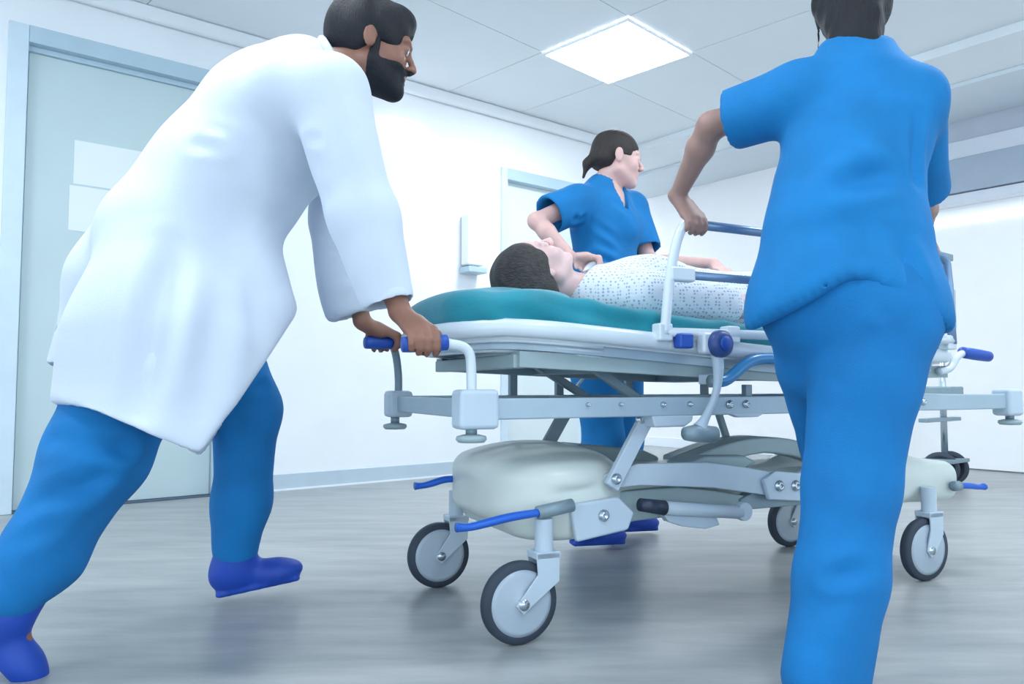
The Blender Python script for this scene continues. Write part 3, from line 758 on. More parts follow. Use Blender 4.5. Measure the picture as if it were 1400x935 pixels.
def relaxed_hand(fd, Wr, D, N, s=1.0, side=1):
    """open, slightly curled hand: D towards the fingertips, N out of the back of the hand"""
    D = nrm(D); N = np.array(N, float); N = nrm(N - D * (N @ D)); Sd = np.cross(D, N) * side; Wr = A(*Wr)
    for i, o in enumerate((.027, .009, -.009, -.026)):
        L = (.070, .076, .071, .058)[i] * s; K = Wr + D * .085 * s + Sd * o * s
        fd.u(rc(Wr + D * .01 + Sd * o * .5, K, .014 * s, .011 * s), .012)
        q = K; dd = D
        for j, f in enumerate((.45, .32, .23)):
            dd = nrm(dd * math.cos(.28) - N * math.sin(.28)) if j else nrm(D - N * .15); n_ = q + dd * L * f
            fd.u(rc(q, n_, (.0098 - .0009 * j) * s, (.009 - .0009 * j) * s), .003); q = n_
    q = Wr + D * .02 * s + Sd * .022 * s
    for d_, l_, r_ in ((D * .6 + Sd * .7 - N * .3, .045, .0135), (D * .85 + Sd * .4 - N * .3, .032, .0105), (D + Sd * .1 - N * .35, .026, .009)):
        n_ = q + nrm(d_) * l_ * s; fd.u(rc(q, n_, r_ * s, r_ * .88 * s), .005); q = n_
def bounds(pts, pad):
    p = np.array(pts); return p.min(0) - pad, p.max(0) + pad
def body(fd, J, W=1.0):
    lat = nrm(J['shR'] - J['shL']); front = nrm(np.cross(J['neck'] - J['pelvis'], lat)) ; n = front
    f = 1.35
    fd.u(rc(J['pelvis'], J['waist'], .150 * W, .125 * W, n, f), .03)
    fd.u(rc(J['waist'], J['chest'], .125 * W, .150 * W, n, f), .04)
    m = J['chest'] * .45 + J['neck'] * .55
    fd.u(rc(J['chest'], m, .150 * W, .09 * W, n, f), .04)
    for q in 'LR':
        fd.u(rc(J['neck'] * .6 + J['chest'] * .4, J['sh' + q], .055, .050), .04)
        fd.u(rc(J['sh' + q], J['el' + q], .046 * W, .036 * W), .03)
        m_ = J['el' + q] * .7 + J['wr' + q] * .3
        fd.u(rc(J['el' + q], m_, .036 * W, .037 * W), .02); fd.u(rc(m_, J['wr' + q], .037 * W, .024 * W), .02)
        fd.u(rc(J['pelvis'] * .4 + J['hip' + q] * .6, J['hip' + q], .09 * W, .085 * W), .04)
        fd.u(rc(J['hip' + q], J['kn' + q], .080 * W, .052 * W), .03)
        m_ = J['kn' + q] * .7 + J['an' + q] * .3
        fd.u(rc(J['kn' + q], m_, .050 * W, .054 * W), .02); fd.u(rc(m_, J['an' + q], .052 * W, .034 * W), .02)
        ft = nrm(J['ft' + q]); sl_ = A(0, 0, -1) if ft[2] > -.5 else A(-.6, -.1, -.75)
        fd.u(rc(J['an' + q], J['an' + q] + ft * .10 + nrm(sl_) * .045, .032, .018), .012)
def shoe(par, name, an, ft, sole, origin, m='shoe_blue', sc=1.0, shaft=None):
    """an ankle, ft direction of the toes, sole: unit vector out of the sole"""
    F = nrm(ft); Dn = np.array(sole, float); Dn = nrm(Dn - F * (Dn @ F)); S_ = np.cross(F, Dn)
    lo, hi = bounds([an, an + F * .2 + Dn * .09, an - F * .08], .09)
    fd = Field(lo, hi, .006); k = sc
    fd.u(rc(an + Dn * .030 * k - F * .03 * k, an + Dn * .052 * k + F * .10 * k, .046 * k, .036 * k), .02)
    fd.u(el(an + Dn * .052 * k + F * .115 * k, (F, Dn, S_), (.065 * k, .034 * k, .046 * k)), .03)
    fd.u(rc(an - F * .012 * k, an + Dn * .03 * k - F * .012 * k, .042 * k, .043 * k), .03)
    if shaft is not None: fd.u(rc(an, an + nrm(shaft) * .11, .055 * k, .060 * k), .03)
    fd.cut(an + Dn * .078 * k, Dn)
    fd.u(rbox(an + Dn * .076 * k + F * .052 * k, (F, Dn, S_), (.115 * k, .009, .038 * k), .009), .006)
    return build_field(fd, name, m, par, origin, smooth=2)

def make_person(J, hd_, skin, label, group=None, hands=None, res=.0055, W=1.0, hs=1.0, male=False, nr=.05, neck_out=None):
    base_ = np.array((J['pelvis'][0], J['pelvis'][1], 0)) if 'base' not in J else J['base']
    pts = [v for k_, v in J.items() if k_[:2] not in ('ft', 'ba')] + [hd_[0]]
    lo, hi = bounds(pts, .17); fd = Field(lo, hi, res)
    body(fd, J, W)
    head(fd, hd_[0], hd_[1], hs, male, J['neck'], nr)
    for h in (hands or []): h(fd)
    o = build_field(fd, 'person', skin, None, base_, smooth=1, fac=.4)
    props(o, label, 'person', group); eyes(o, hd_[0], hd_[1], hs, base_)
    return o, base_

def sleeve(fd, a, b, ra, rb, cuff_hollow=.03, k=.03, n=None, s=1.0):
    """a, b ends of one sleeve section; the last section is hollowed at the cuff"""
    fd.u(rc(a, b, ra, rb, n, s), k)
def hollow(fd, a, b, r):
    """open cuff: cut flat at b and carve a little way up"""
    d = nrm(np.array(b) - np.array(a)); fd.s_(rc(np.array(b) - d * .05, np.array(b) + d * .06, r - .010, r - .006), .004)

def disc_cut(f, c_, d_, r_, depth=.14):
    """remove a flat-ended cylinder that starts at c_ and runs along d_"""
    d_ = nrm(d_); lo_ = np.minimum(c_, c_ + d_ * depth) - r_; hi_ = np.maximum(c_, c_ + d_ * depth) + r_
    def fn(X, Y, Z):
        x, y, z = X - c_[0], Y - c_[1], Z - c_[2]; t = x * d_[0] + y * d_[1] + z * d_[2]
        rad = np.sqrt(np.maximum(x * x + y * y + z * z - t * t, 0)) - r_
        return np.maximum(np.maximum(-t, t - depth), rad)
    f.s_((lo_, hi_, fn), .004)
# --- the doctor pushing at the head end
J = dict(pelvis=P(250, 372, 2.05), waist=P(315, 265, 2.05), chest=P(392, 165, 2.05), neck=P(446, 98, 2.05),
         shR=P(448, 128, 1.86), shL=P(452, 140, 2.24), elR=P(500, 292, 1.84), elL=P(455, 300, 2.32),
         hipR=P(232, 400, 1.97), hipL=P(262, 398, 2.13), knR=P(140, 622, 1.85), knL=P(338, 560, 2.28),
         anR=P(14, 838, 1.73), anL=P(322, 768, 2.32), ftR=A(.45, .12, -.55), ftL=A(.93, .33, .12))
gR = G(-1.015, -.325, .741); gL = G(-.955, .27, .776)
J['wrR'] = P(548, 428, 1.845); J['wrL'] = P(496, 440, 2.345)
J['base'] = np.array((-.9, 2.05, 0))
hc = (P(508, 66, 2.05), frame((.93, .24, -.20)))
doc, b0 = make_person(J, hc, 'skin_dark', 'man in a white coat and blue trousers leaning forward to push the stretcher', hs=1.1, male=True, nr=.058, W=1.08,
    hands=[lambda fd: grip_hand(fd, J['wrR'], gR, GU, (-.15, -.1, 1), .018, thumb=1, s=1.08), lambda fd: grip_hand(fd, J['wrL'], gL, GU, (-.1, -.1, 1), .018, thumb=-1, s=1.08)])
# hair and beard
def hair_cap(C, fr, s, off, lo_pad=.16, res=.005, extra=None, mats='hair_black', par=None, origin=None, disp=None, face_cut=True, hairline=.052):
    F, U, R = fr; p = lambda f, u, r=0: C + s * (F * f + U * u + R * r)
    fd = Field(C - lo_pad * s, C + lo_pad * s, res)
    fd.u(el(p(-.014, .038), (F, U, R), ((.096 + off) * s, (.084 + off) * s, (.076 + off * .8) * s)), .01)
    if extra: extra(fd, p)
    if face_cut:
        fd.s_(el(p(.105, -.030), (F, U, R), (.062 * s, (.03 + hairline) * s, .074 * s)), .012)
        fd.s_(el(p(.028, -.050), (F, U, R), (.060 * s, .052 * s, .12 * s)), .012)
        fd.cut(p(-.05, -.055), -U + F * .3)
    return build_field(fd, 'hair', mats, par, origin, disp=disp, smooth=1)
def quiff(fd, p):
    fd.u(el(p(.055, .090), (hc[1][0], hc[1][1], hc[1][2]), (.038, .026, .05)), .03)
    fd.u(el(p(-.03, .08), (hc[1][0], hc[1][1], hc[1][2]), (.07, .04, .06)), .03)
    fd.u(rc(p(-.075, -.03), p(-.080, .03), .022, .026), .03)
hair_cap(hc[0], hc[1], 1.1, .011, par=doc, origin=b0, extra=quiff, disp=folds(3, .004, 60))
F_, U_, R_ = hc[1]; pp = lambda f, u, r=0: hc[0] + 1.1 * (F_ * f + U_ * u + R_ * r)
fd = Field(hc[0] - .16, hc[0] + .16, .0045)
head(fd, hc[0], hc[1], 1.1, True)
fd.F -= .0035
fd.cut(pp(.10, -.0335), U_ * 1.0 - F_ * .10); fd.cut(pp(-.004, 0), -F_)
sb = Field(hc[0] - .16, hc[0] + .16, .0045)
for q in (-1, 1): sb.u(rc(pp(.008, -.050, q * .056), pp(.010, .012, q * .069), .016, .009), .01)
fd.merge(sb, .01)
fd.s_(el(pp(.093, -.0555), (F_, U_, R_), (.03, .0095, .022)), .003)
build_field(fd, 'beard', 'hair_black', doc, b0, smooth=1)
# trousers and shoes
lo, hi = bounds([J[k_] for k_ in ('pelvis', 'knR', 'knL', 'anR', 'anL', 'hipR', 'hipL')], .2)
fd = Field(lo, hi, .009)
fd.u(rc(J['hipR'], J['hipL'], .14, .14), .03); fd.u(rc(J['pelvis'], J['pelvis'] + (J['waist'] - J['pelvis']) * .4, .15, .14), .03)
chain(fd, [J['hipR'], J['hipR'] * .4 + J['knR'] * .6, J['knR'] + A(-.005, 0, 0), J['knR'] * .35 + J['anR'] * .65, J['anR'] + A(.01, 0, .05)], [.135, .128, .112, .088, .066], .04)
chain(fd, [J['hipL'], J['knL'], J['knL'] * .4 + J['anL'] * .6, J['anL'] + A(0, 0, .04)], [.12, .095, .082, .068], .04)
an = J['anR']; build_field(fd, 'trousers', 'scrub_trouser', doc, b0, smooth=3, disp=folds(11, .006, 16, nrm(J['knR'] - J['anR']),
    [(P(60, 600, 1.75), P(230, 620, 1.78), .02, .012), (P(50, 690, 1.72), P(180, 640, 1.74), .022, .012), (P(10, 745, 1.66), P(130, 690, 1.7), .02, .012), (P(90, 780, 1.64), P(190, 650, 1.74), .02, .008), (P(60, 640, 1.70), P(150, 720, 1.70), .015, .008), (P(330, 540, 2.2), P(375, 520, 2.2), .015, .008)]))
shoe(doc, 'shoe', J['anR'], A(.45, .12, -.55), A(-.6, -.1, -.75), b0, sc=.95, shaft=J['knR'] - J['anR'])
shoe(doc, 'shoe', J['anL'], A(.93, .33, .14), A(0, 0, -1), b0, sc=1.05, shaft=J['knL'] - J['anL'])
# white coat
lo, hi = bounds([P(60, 500, 2.05), P(275, 640, 1.8), J['shR'], J['shL'], P(400, 50, 2.05), J['wrR'], J['wrL'], P(380, 480, 2.1)], .16)
fd = Field(lo, hi, .009); lat = nrm(J['shR'] - J['shL'])
chain(fd, [P(250, 335, 2.05), P(305, 262, 2.05), P(385, 170, 2.05), P(425, 118, 2.05)], [.215, .195, .185, .13], .05, n=-lat, s=1.0)
for q, y in (('R', 1.90), ('L', 2.2)):
    fd.u(rc(P(400, 130, y), J['sh' + q], .10, .092), .05)
chain(fd, [J['shR'], J['elR'], P(528, 405, 1.845)], [.094, .082, .070], .03)
chain(fd, [J['shL'], J['elL'], P(480, 425, 2.345)], [.090, .074, .066], .02)
sk = Field(lo, hi, .009); ny = A(*GV)
chain(sk, [P(262, 340, 2.01), P(243, 470, 1.96), P(235, 640, 1.93)], [.215, .250, .285], .05, n=ny, s=1.1)
sk.u(rc(P(300, 300, 2.03), P(345, 420, 2.0), .16, .10), .05)
inn = Field(lo, hi, .009)
# hem: cut along the lower edges seen in the photograph, then carve the inside
yv = A(0, 1, 0)
def edge_cut(f, q0, q1, flip=1):
    a_ = P(*q0, 1.9); b_ = P(*q1, 1.9); n_ = np.cross(b_ - a_, nrm(a_ + b_ - A(0, 0, 2 * CAM_H))); f.cut(a_, n_ * flip)
edge_cut(sk, (105, 560), (275, 622), -1)
edge_cut(sk, (275, 622), (372, 470), -1)
sk.s_(rc(P(238, 530, 1.955), P(235, 680, 1.93), .232, .270, ny, 1.1), .006)
tl = Field(lo, hi, .009)
chain(tl, [P(215, 300, 2.1), P(165, 390, 2.1), P(122, 540, 2.12)], [.12, .125, .128], .05, n=ny, s=1.1)
edge_cut(tl, (50, 496), (140, 518), -1)
tl.s_(rc(P(140, 460, 2.12), P(122, 560, 2.12), .11, .105), .006)
fd.merge(sk, .03); fd.merge(tl, .03)
for e_, c_, r_ in ((J['elR'], P(535, 418, 1.845), .052), (J['elL'], P(484, 430, 2.345), .048)):
    d_ = nrm(c_ - e_); disc_cut(fd, c_, d_, .11, .12); fd.s_(rc(c_ - d_ * .02, c_ + d_ * .03, r_ - .004, r_), .006)
coat = build_field(fd, 'lab_coat', 'coat_white', doc, b0, smooth=3, disp=folds(21, .010, 12, nrm(P(240, 600, 2) - P(430, 120, 2)),
    [(P(290, 175, 1.84), P(430, 190, 1.76), .014, .020), (P(270, 200, 1.84), P(420, 215, 1.76), .016, .020), (P(330, 250, 1.8), P(430, 225, 1.76), .02, .012), (P(300, 300, 1.8), P(440, 270, 1.78), .02, .010),
     (P(450, 345, 2.25), P(490, 335, 2.25), .01, .008), (P(450, 370, 2.25), P(490, 360, 2.25), .01, .008), (P(450, 395, 2.25), P(495, 385, 2.25), .01, .008),
     (P(235, 330, 1.78), P(190, 560, 1.70), .03, .022), (P(330, 330, 1.80), P(280, 560, 1.72), .035, .020), (P(390, 260, 1.86), P(350, 430, 1.84), .03, .018)]))
# collar
cb = MB(); cc = P(462, 92, 2.05); ax_ = nrm(hc[0] - cc)
F2, U2, R2 = frame(ax_)
cb.tube([cc + (U2 * math.cos(t) * .078 + R2 * math.sin(t) * .085) - np.array(b0) for t in np.linspace(.5, 2 * math.pi - .5, 20) + math.pi], .012, 8, smooth=1)
cb.build('collar', 'coat_white', coat, smooth=True)

# --- the nurse seen from behind at the near side rail
J2 = dict(pelvis=P(1160, 400, 1.72), waist=P(1158, 290, 1.74), chest=P(1175, 170, 1.78), neck=P(1172, 82, 1.80),
          shL=P(1092, 132, 1.80), shR=P(1250, 134, 1.76), elL=P(972, 172, 1.93), elR=P(1262, 268, 2.0),
          hipL=P(1112, 415, 1.76), hipR=P(1198, 425, 1.70), knL=P(1135, 600, 1.98), knR=P(1160, 665, 1.70),
          anL=P(1150, 805, 2.06), anR=P(1130, 912, 1.62), ftL=A(.35, .9, 0), ftR=A(.55, .75, -.3))
gL2 = G(-.262, -.385, 1.08); gR2 = G(.685, -.385, 1.078)
J2['wrL'] = P(926, 268, 2.09); J2['wrR'] = P(1263, 322, 2.36)
J2['base'] = np.array((.75, 1.78, 0))
hc2 = (P(1168, 2, 1.87), frame((.40, .90, -.12)))
nu, b2 = make_person(J2, hc2, 'skin_mid', 'person in blue scrubs seen from behind, hand on the raised side rail', hs=1.05, nr=.050, W=.92,
    hands=[lambda fd: grip_hand(fd, J2['wrL'], gL2, GU, (-.25, -.5, 1), .014, thumb=1, s=.98), lambda fd: grip_hand(fd, J2['wrR'], gR2, -GU, (-.1, -.5, 1), .014, thumb=-1, s=.95)])
def bob(fd, p):
    F, U, R = hc2[1]
    fd.u(rc(p(-.05, .03), p(-.075, -.150), .076, .064, F, 1.1), .03)
    fd.u(rc(p(-.02, -.01, -.055), p(-.035, -.085, -.052), .034, .022), .03)
    fd.u(rc(p(-.03, .0, .05), p(-.04, -.080, .035), .034, .024), .03)
    fd.u(rc(p(.0, -.02, -.078), p(-.01, -.115, -.082), .010, .005), .01)
fF, fU, fR = hc2[1]
F, U, R = fF, fU, fR
fd = Field(hc2[0] - .17, hc2[0] + .17, .005)
p_ = lambda f, u, r=0: hc2[0] + 1.05 * (F * f + U * u + R * r)
fd.u(el(p_(-.016, .038), (F, U, R), (.108, .100, .090)), .01)
bob(fd, p_)
fd.s_(el(p_(.115, -.03), (F, U, R), (.075, .085, .085)), .01); fd.s_(el(p_(.03, -.06), (F, U, R), (.05, .06, .12)), .01)
build_field(fd, 'hair', 'hair_black', nu, b2, smooth=1, disp=folds(31, .004, 70, fU))
# tunic
lo, hi = bounds([J2['shL'], J2['shR'], J2['elL'], P(1268, 300, 1.84), P(1035, 440, 1.72), P(1290, 450, 1.7), J2['neck']], .15)
fd = Field(lo, hi, .008); lat = nrm(J2['shR'] - J2['shL']); fr2 = nrm(np.cross(lat, A(0, 0, 1))); n2 = fr2
c = [P(1172, 98, 1.80), P(1176, 170, 1.78), P(1160, 270, 1.75), P(1158, 330, 1.73), P(1156, 430, 1.72), P(1156, 480, 1.72)]
chain(fd, c, [.10, .160, .150, .165, .200, .215], .04, n2, 1.45)
fd.u(rc(P(1160, 240, 1.74), P(1150, 200, 1.78), .10, .1), .05)
for q in 'LR': fd.u(rc(P(1172, 112, 1.80), J2['sh' + q], .060, .070), .05)
slL = J2['shL'] * .22 + J2['elL'] * .78; fd.u(rc(J2['shL'], slL, .076, .078), .035)
fd.u(rc(J2['shR'], P(1261, 262, 1.97), .070, .066), .03)
dL = nrm(J2['elL'] - J2['shL']); fd2 = None
eL = J2['shL'] * .22 + J2['elL'] * .78
disc_cut(fd, eL, dL, .12); fd.s_(rc(eL - dL * .05, eL + dL * .03, .060, .066), .004)
dR = nrm(P(1262, 268, 2.0) - J2['shR']); disc_cut(fd, P(1261, 262, 1.97), dR, .10, .10); 
# curved hem: higher in the middle of the back, dipping to the sides
hemc = P(1175, 378, 1.60)
def hemfn(X, Y, Z):
    s_ = (X - hemc[0]) * lat[0] + (Y - hemc[1]) * lat[1]
    zz = hemc[2] - np.clip(np.abs(s_ + .01) * 1.0 - .02, 0, .2) * .55
    return Z - zz
fd.s_((lo, hi, hemfn), .006)
fd.s_(rc(P(1157, 480, 1.72), P(1156, 540, 1.72), .155, .190, n2, 1.45), .005)
fd.u(rc(P(1172, 104, 1.80), P(1170, 72, 1.80), .090, .062), .05); fd.s_(rc(P(1170, 30, 1.80), P(1170, 66, 1.80), .062, .058), .006); fd.cut(P(1170, 56, 1.80), (0, -.2, 1))
build_field(fd, 'tunic', 'scrub_blue', nu, b2, smooth=3, disp=folds(41, .009, 12, (0, 0, 1),
    [(P(1100, 262, 1.60), P(1235, 230, 1.62), .026, .022), (P(1110, 240, 1.60), P(1180, 255, 1.60), .02, .010), (P(1252, 250, 1.66), P(1262, 150, 1.66), .014, .012),
     (P(1078, 100, 1.72), P(1085, 190, 1.70), .008, .008), (P(1075, 300, 1.62), P(1060, 400, 1.6), .02, .010), (P(1110, 310, 1.6), P(1100, 360, 1.58), .02, .008), (P(1230, 320, 1.6), P(1255, 400, 1.58), .02, .01)]))
# trousers
lo, hi = bounds([J2[k_] for k_ in ('hipL', 'hipR', 'knL', 'knR', 'anL', 'anR', 'waist')], .2)
fd = Field(lo, hi, .008)
fd.u(rc(J2['waist'] - A(0, 0, .05), J2['pelvis'], .14, .165, n2, 1.3), .03)
fd.u(rc(J2['hipL'], J2['hipR'], .120, .125), .03)
chain(fd, [J2['hipR'], P(1180, 520, 1.70), J2['knR'], P(1148, 790, 1.66), P(1128, 925, 1.62)], [.128, .108, .094, .092, .088], .03)
chain(fd, [J2['hipL'], P(1118, 500, 1.84), J2['knL'], J2['anL'] + A(0, 0, .03)], [.118, .095, .075, .07], .025)
fd.s_(rc(P(1128, 440, 1.58), P(1138, 520, 1.62), .008, .012), .02)
build_field(fd, 'trousers', 'scrub_trouser', nu, b2, smooth=3, disp=folds(43, .006, 15, nrm(P(1200, 400, 1.7) - P(1120, 900, 1.6)),
    [(P(1125, 455, 1.55), P(1215, 430, 1.56), .012, .014), (P(1125, 450, 1.56), P(1130, 600, 1.6), .018, .014), (P(1110, 700, 1.56), P(1210, 680, 1.56), .016, .008), (P(1085, 800, 1.56), P(1200, 775, 1.56), .018, .010), (P(1080, 850, 1.52), P(1200, 862, 1.52), .018, .010), (P(1075, 890, 1.5), P(1190, 830, 1.52), .016, .009), (P(1110, 740, 1.54), P(1195, 755, 1.54), .016, .008)]))
shoe(nu, 'shoe', J2['anR'], A(.55, .75, -.15), A(0, 0, -1), b2, sc=.95, shaft=A(0, 0, 1))
shoe(nu, 'shoe', J2['anL'], A(.35, .9, 0), A(0, 0, -1), b2, sc=.95, shaft=A(0, 0, 1))

# --- the nurse with the ponytail on the far side
Yn = 3.2
J3 = dict(pelvis=P(826, 455, 3.18), waist=P(828, 375, 3.18), chest=P(828, 300, 3.2), neck=P(826, 250, 3.2),
          shR=P(790, 278, 3.08), shL=P(862, 284, 3.34), elR=P(733, 302, 2.98), elL=P(888, 358, 3.26),
          hipR=P(812, 470, 3.12), hipL=P(842, 470, 3.26), knR=P(826, 600, 3.16), knL=P(850, 600, 3.32),
          anR=P(800, 716, 3.06), anL=P(850, 700, 3.36), ftR=A(.95, .2, 0), ftL=A(.95, .2, 0))
gR3 = G(-.145, .385, 1.094); gL3 = G(.50, .385, 1.09)
J3['wrR'] = P(782, 352, 2.93); J3['wrL'] = P(975, 360, 3.16)
J3['base'] = np.array((.40, 3.2, 0))
hc3 = (P(843, 219, 3.2), frame((.98, .10, -.10)))
n3, b3 = make_person(J3, hc3, 'skin_pale', 'person in blue scrubs with dark ponytail behind the stretcher', hs=1.02, nr=.046, W=.88,
    hands=[lambda fd: grip_hand(fd, J3['wrR'], gR3, GU, (-.2, .1, 1), .014, thumb=-1, s=1.0), lambda fd: grip_hand(fd, J3['wrL'], gL3, GU, (-.35, .3, 1), .014, thumb=1, s=.95)])
def pony(fd, p):
    fd.u(rc(p(-.09, .0), p(-.118, -.03), .024, .018), .02); fd.u(rc(p(-.118, -.03), p(-.128, -.085), .018, .008), .02)
    fd.u(el(p(-.02, .0, 0), (hc3[1][0], hc3[1][1], hc3[1][2]), (.085, .06, .078)), .02)
F, U, R = hc3[1]
fd = Field(hc3[0] - .17, hc3[0] + .17, .005); p3 = lambda f, u, r=0: hc3[0] + 1.02 * (F * f + U * u + R * r)
fd.u(el(p3(-.012, .036), (F, U, R), (.102, .091, .081)), .01); fd.u(el(p3(-.06, .0), (F, U, R), (.052, .05, .07)), .02)
fd.s_(el(p3(.100, -.035), (F, U, R), (.075, .085, .078)), .008); fd.s_(el(p3(.018, -.045), (F, U, R), (.048, .062, .12)), .008)
pony(fd, p3) if False else (fd.u(rc(p3(-.095, .0), p3(-.120, -.03), .024, .018), .02), fd.u(rc(p3(-.12, -.03), p3(-.132, -.09), .018, .007), .02))
build_field(fd, 'hair', 'hair_brown', n3, b3, smooth=1, disp=folds(51, .002, 80, F))
MB().tube([p3(-.108, -.015) + (U * math.cos(t) + R * math.sin(t)) * .022 - b3 for t in np.linspace(0, 2 * math.pi, 16)[:-1]], .005, 8, closed=True).build('hair_tie', 'far_white', n3, smooth=True)
lo, hi = bounds([J3['shL'], J3['shR'], J3['elR'], J3['elL'], J3['pelvis'] - A(0, 0, .1), J3['neck']], .17)
fd = Field(lo, hi, .008); lat = nrm(J3['shR'] - J3['shL']); n3v = nrm(np.cross(A(0, 0, 1), lat))
chain(fd, [P(826, 268, 3.2), P(828, 305, 3.2), P(828, 375, 3.18), P(828, 430, 3.18), P(828, 500, 3.18)], [.10, .165, .150, .165, .185], .04, n3v, 1.30)
for q in 'LR': fd.u(rc(P(826, 268, 3.2), J3['sh' + q], .062, .070), .04)
fd.u(rc(P(850, 312, 3.14), P(858, 312, 3.26), .075, .075), .04)
eR = J3['shR'] * .30 + J3['elR'] * .70; dR3 = nrm(J3['elR'] - J3['shR']); fd.u(rc(J3['shR'], eR, .078, .082), .03)
eL3 = J3['shL'] * .2 + J3['elL'] * .8; fd.u(rc(J3['shL'], eL3, .074, .074), .03); dL3 = nrm(J3['elL'] - J3['shL'])
disc_cut(fd, eR, dR3, .12); fd.s_(rc(eR - dR3 * .05, eR + dR3 * .03, .064, .070), .004)
disc_cut(fd, eL3, dL3, .09, .09); fd.s_(rc(eL3 - dL3 * .03, eL3 + dL3 * .03, .058, .062), .004)
fd.cut(P(828, 476, 3.18), (0, 0, -1)); fd.s_(rc(P(828, 450, 3.18), P(828, 520, 3.18), .155, .17, n3v, 1.3), .005)
fd.s_(rc(P(832, 232, 3.2), P(830, 262, 3.2), .058, .055), .01); fd.s_(rc(P(845, 258, 3.16), P(855, 290, 3.10), .040, .010), .008)
build_field(fd, 'tunic', 'scrub_blue', n3, b3, smooth=3, disp=folds(53, .005, 15, (0, 0, 1),
    [(P(805, 300, 3.02), P(850, 330, 3.04), .015, .010), (P(800, 318, 3.02), P(850, 350, 3.04), .015, .010), (P(840, 275, 3.08), P(868, 310, 3.1), .014, .008), (P(790, 345, 3.04), P(860, 365, 3.04), .015, .009), (P(765, 290, 3.0), P(800, 305, 3.0), .012, .008), (P(800, 262, 3.05), P(790, 330, 3.0), .01, .008)]))
lo, hi = bounds([J3[k_] for k_ in ('hipL', 'hipR', 'knL', 'knR', 'anL', 'anR', 'pelvis')], .17)
fd = Field(lo, hi, .009)
fd.u(rc(J3['hipL'], J3['hipR'], .12, .12), .03); fd.u(rc(J3['pelvis'], J3['pelvis'] + A(0, 0, .08), .14, .13, n3v, 1.3), .03)
chain(fd, [J3['hipR'], J3['knR'], J3['anR'] + A(0, 0, .04)], [.115, .085, .075], .03)
chain(fd, [J3['hipL'], J3['knL'], J3['anL'] + A(0, 0, .04)], [.115, .085, .075], .03)
build_field(fd, 'trousers', 'scrub_trouser', n3, b3, smooth=3, disp=folds(55, .006, 16, (0, 0, 1)))
shoe(n3, 'shoe', J3['anR'], J3['ftR'], A(0, 0, -1), b3, sc=.95, shaft=A(0, 0, 1)); shoe(n3, 'shoe', J3['anL'], J3['ftL'], A(0, 0, -1), b3, sc=.95, shaft=A(0, 0, 1))

# --- the patient lying on the mattress
def Z(a, v, h): return G(a, v, zm(a) + h)
J4 = dict(pelvis=Z(.24, 0, .10), waist=Z(.08, 0, .10), chest=Z(-.14, 0, .115), neck=Z(-.36, 0, .085),
          shR=Z(-.27, -.165, .075), shL=Z(-.27, .165, .075), elR=Z(-.02, -.235, .055), elL=Z(-.02, .235, .055),
          hipR=Z(.27, -.085, .09), hipL=Z(.27, .085, .09), knR=Z(.56, -.10, .15), knL=Z(.56, .10, .12),
          anR=Z(.76, -.10, .06), anL=Z(.76, .10, .06), ftR=GU * .25 + A(0, 0, 1), ftL=GU * .25 + A(0, 0, 1))
J4['wrR'] = Z(.20, -.19, .10); J4['wrL'] = Z(.14, .10, .215)
J4['base'] = G(.2, 0, zm(.2))
hc4 = (Z(-.545, -.0, .115), frame(A(0, 0, 1) + GU * .22, -GU))
pa, b4 = make_person(J4, hc4, 'skin_patient', 'person in a dotted white gown lying face up on the teal mattress', hs=1.0, nr=.048, W=.9,
    hands=[lambda fd: relaxed_hand(fd, J4['wrR'], GU + A(0, 0, -.1), A(0, 0, 1), .92), lambda fd: relaxed_hand(fd, J4['wrL'], GU * .3 - GV * .9, A(0, 0, 1), .92)])
F, U, R = hc4[1]
fd = Field(hc4[0] - .18, hc4[0] + .18, .005); p4 = lambda f, u, r=0: hc4[0] + (F * f + U * u + R * r)
fd.u(el(p4(-.022, .040), (F, U, R), (.104, .098, .092)), .01)
fd.u(el(p4(-.06, .0), (F, U, R), (.05, .08, .095)), .03)
fd.s_(el(p4(.105, -.035), (F, U, R), (.080, .088, .082)), .01); fd.s_(el(p4(.020, -.062), (F, U, R), (.055, .062, .14)), .01)
fd.cut(p4(-.098, 0), -F)
build_field(fd, 'hair', 'hair_grey', pa, b4, smooth=1, disp=folds(61, .005, 55, (.3, .2, 1)))
lo, hi = bounds([J4[k_] for k_ in ('shL', 'shR', 'knL', 'knR', 'elL', 'elR', 'neck', 'anR')], .16)
fd = Field(lo, hi, .008)
chain(fd, [Z(-.32, 0, .085), Z(-.16, 0, .10), Z(.06, 0, .095), Z(.26, 0, .095)], [.13, .175, .165, .18], .04, A(0, 0, 1), 1.45)
for q in (-1, 1):
    fd.u(rc(Z(-.32, 0, .085), Z(-.27, q * .165, .075), .06, .068), .04)
    e_ = Z(-.03, q * .235, .062); fd.u(rc(Z(-.27, q * .165, .075), e_, .068, .068), .03)
    fd.u(rc(Z(.24, q * .07, .10), Z(.56, q * .10, .125 + (.03 if q < 0 else 0)), .11, .085), .05)
fd.u(rc(Z(.56, 0, .11), Z(.66, 0, .08), .10, .09, GV, .6), .04)
fd.cut(Z(.68, 0, 0), GU)
fd.cut(G(0, 0, zm(0) + .004), A(0, 0, -1) - GU * .06) if False else None
fd.s_(rc(Z(-.46, 0, .12), Z(-.375, 0, .12), .065, .050), .01)
build_field(fd, 'gown', 'gown', pa, b4, smooth=3, disp=folds(63, .006, 14, GU, [(Z(-.25, -.1, .2), Z(.0, -.16, .16), .015, .01), (Z(-.2, -.02, .23), Z(.1, -.12, .18), .015, .01), (Z(-.05, -.02, .2), Z(.2, -.14, .16), .015, .01)]))

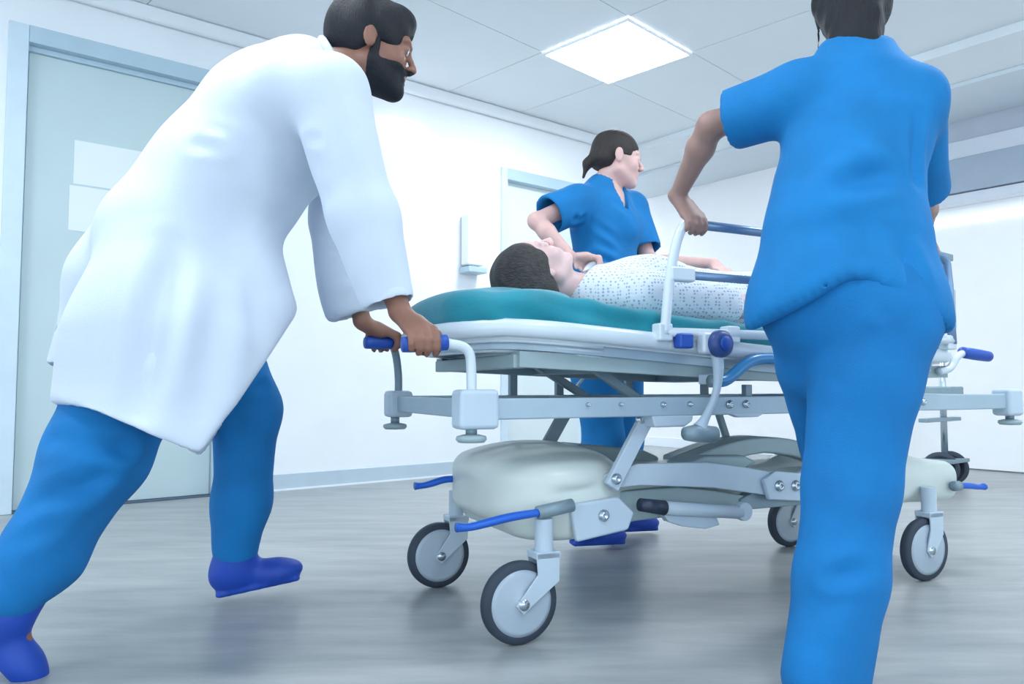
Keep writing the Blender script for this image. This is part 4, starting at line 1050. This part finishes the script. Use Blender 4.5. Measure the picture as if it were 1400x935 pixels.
# ------------------------------------------------------------------ equipment in the far right background
def Pf(px, py, Y): return P(px, py, Y)
ec = P(1291, 600, 5.0); E0 = (ec[0], ec[1], 0)
eq = empty('equipment_trolley', E0, WA); props(eq, 'grey wheeled equipment trolley with white monitor in the right background', 'trolley')
k_ = 5.0 / FPX
hz = lambda py: CAM_H + (528.5 - py) * k_
MB().lathe([(.020, hz(620)), (.020, hz(450))], (0, 0, 0), (0, 0, 1), 20).build('pole', 'steel', eq, smooth=True)
MB().box((0, 0, (hz(450) + hz(395)) / 2), (.085, .07, (hz(395) - hz(450)) / 2)).build('cabinet', 'pale_grey', eq, bevel=.012)
MB().box((0, 0, (hz(395) + hz(356)) / 2), (.075, .05, (hz(356) - hz(395)) / 2)).build('monitor', 'far_white', eq, bevel=.02)
MB().box((0, 0, hz(351)), (.085, .06, .022)).build('monitor_tray', 'slate_metal', eq, bevel=.006)
MB().box((-.01, -.072, hz(415)), (.05, .004, .045)).build('screen', 'frame_blue', eq, bevel=.003)
MB().box((0, 0, hz(540)), (.10, .09, .055)).build('battery_box', 'slate_metal', eq, bevel=.01)
MB().box((-.05, 0, hz(573)), (.25, .03, .012)).build('foot_bar', 'slate_metal', eq, bevel=.004)
MB().box((0, 0, hz(628)), (.13, .10, .012)).build('base_plate', 'slate_metal', eq, bevel=.004)
for sx in (-1, 1):
    wv = MB().lathe([(.085, -.012), (.105, -.012), (.11, 0), (.105, .012), (.085, .012), (.085, -.012)], (sx * .07, .0, .112), (1, .35, 0), 32).build('wheel', 'rubber', eq, smooth=True)
    MB().lathe([(.015, -.015), (.015, .015)], (sx * .07, 0, .112), (1, .35, 0), 12).build('wheel_hub', 'steel', wv)
    for t in range(4):
        a_ = t * math.pi / 4; dx = Vector((1, .35, 0)).normalized(); y_ = Vector((0, 0, 1)); x_ = dx.cross(y_); q = (x_ * math.cos(a_) + y_ * math.sin(a_)) * .088; c_ = Vector((sx * .07, 0, .112))
        MB().tube([c_ - q, c_ + q], .004, 6).build('spoke', 'steel', wv)
# cord hanging behind the stretcher beside the nurse's trousers
cp = [P(795, 500, 2.78), P(800, 515, 2.80), P(786, 530, 2.80), P(790, 545, 2.80)]
cl_ = MB().tube([Vector([float(x) for x in (A(*q) - A(*cp[0]))]) for q in cp], .006, 8, smooth=2).build('oxygen_tube', 'strip_white', None, smooth=True)
cl_.location = cp[0]; props(cl_, 'thin pale tube hanging under the stretcher in front of blue trousers', 'tube')
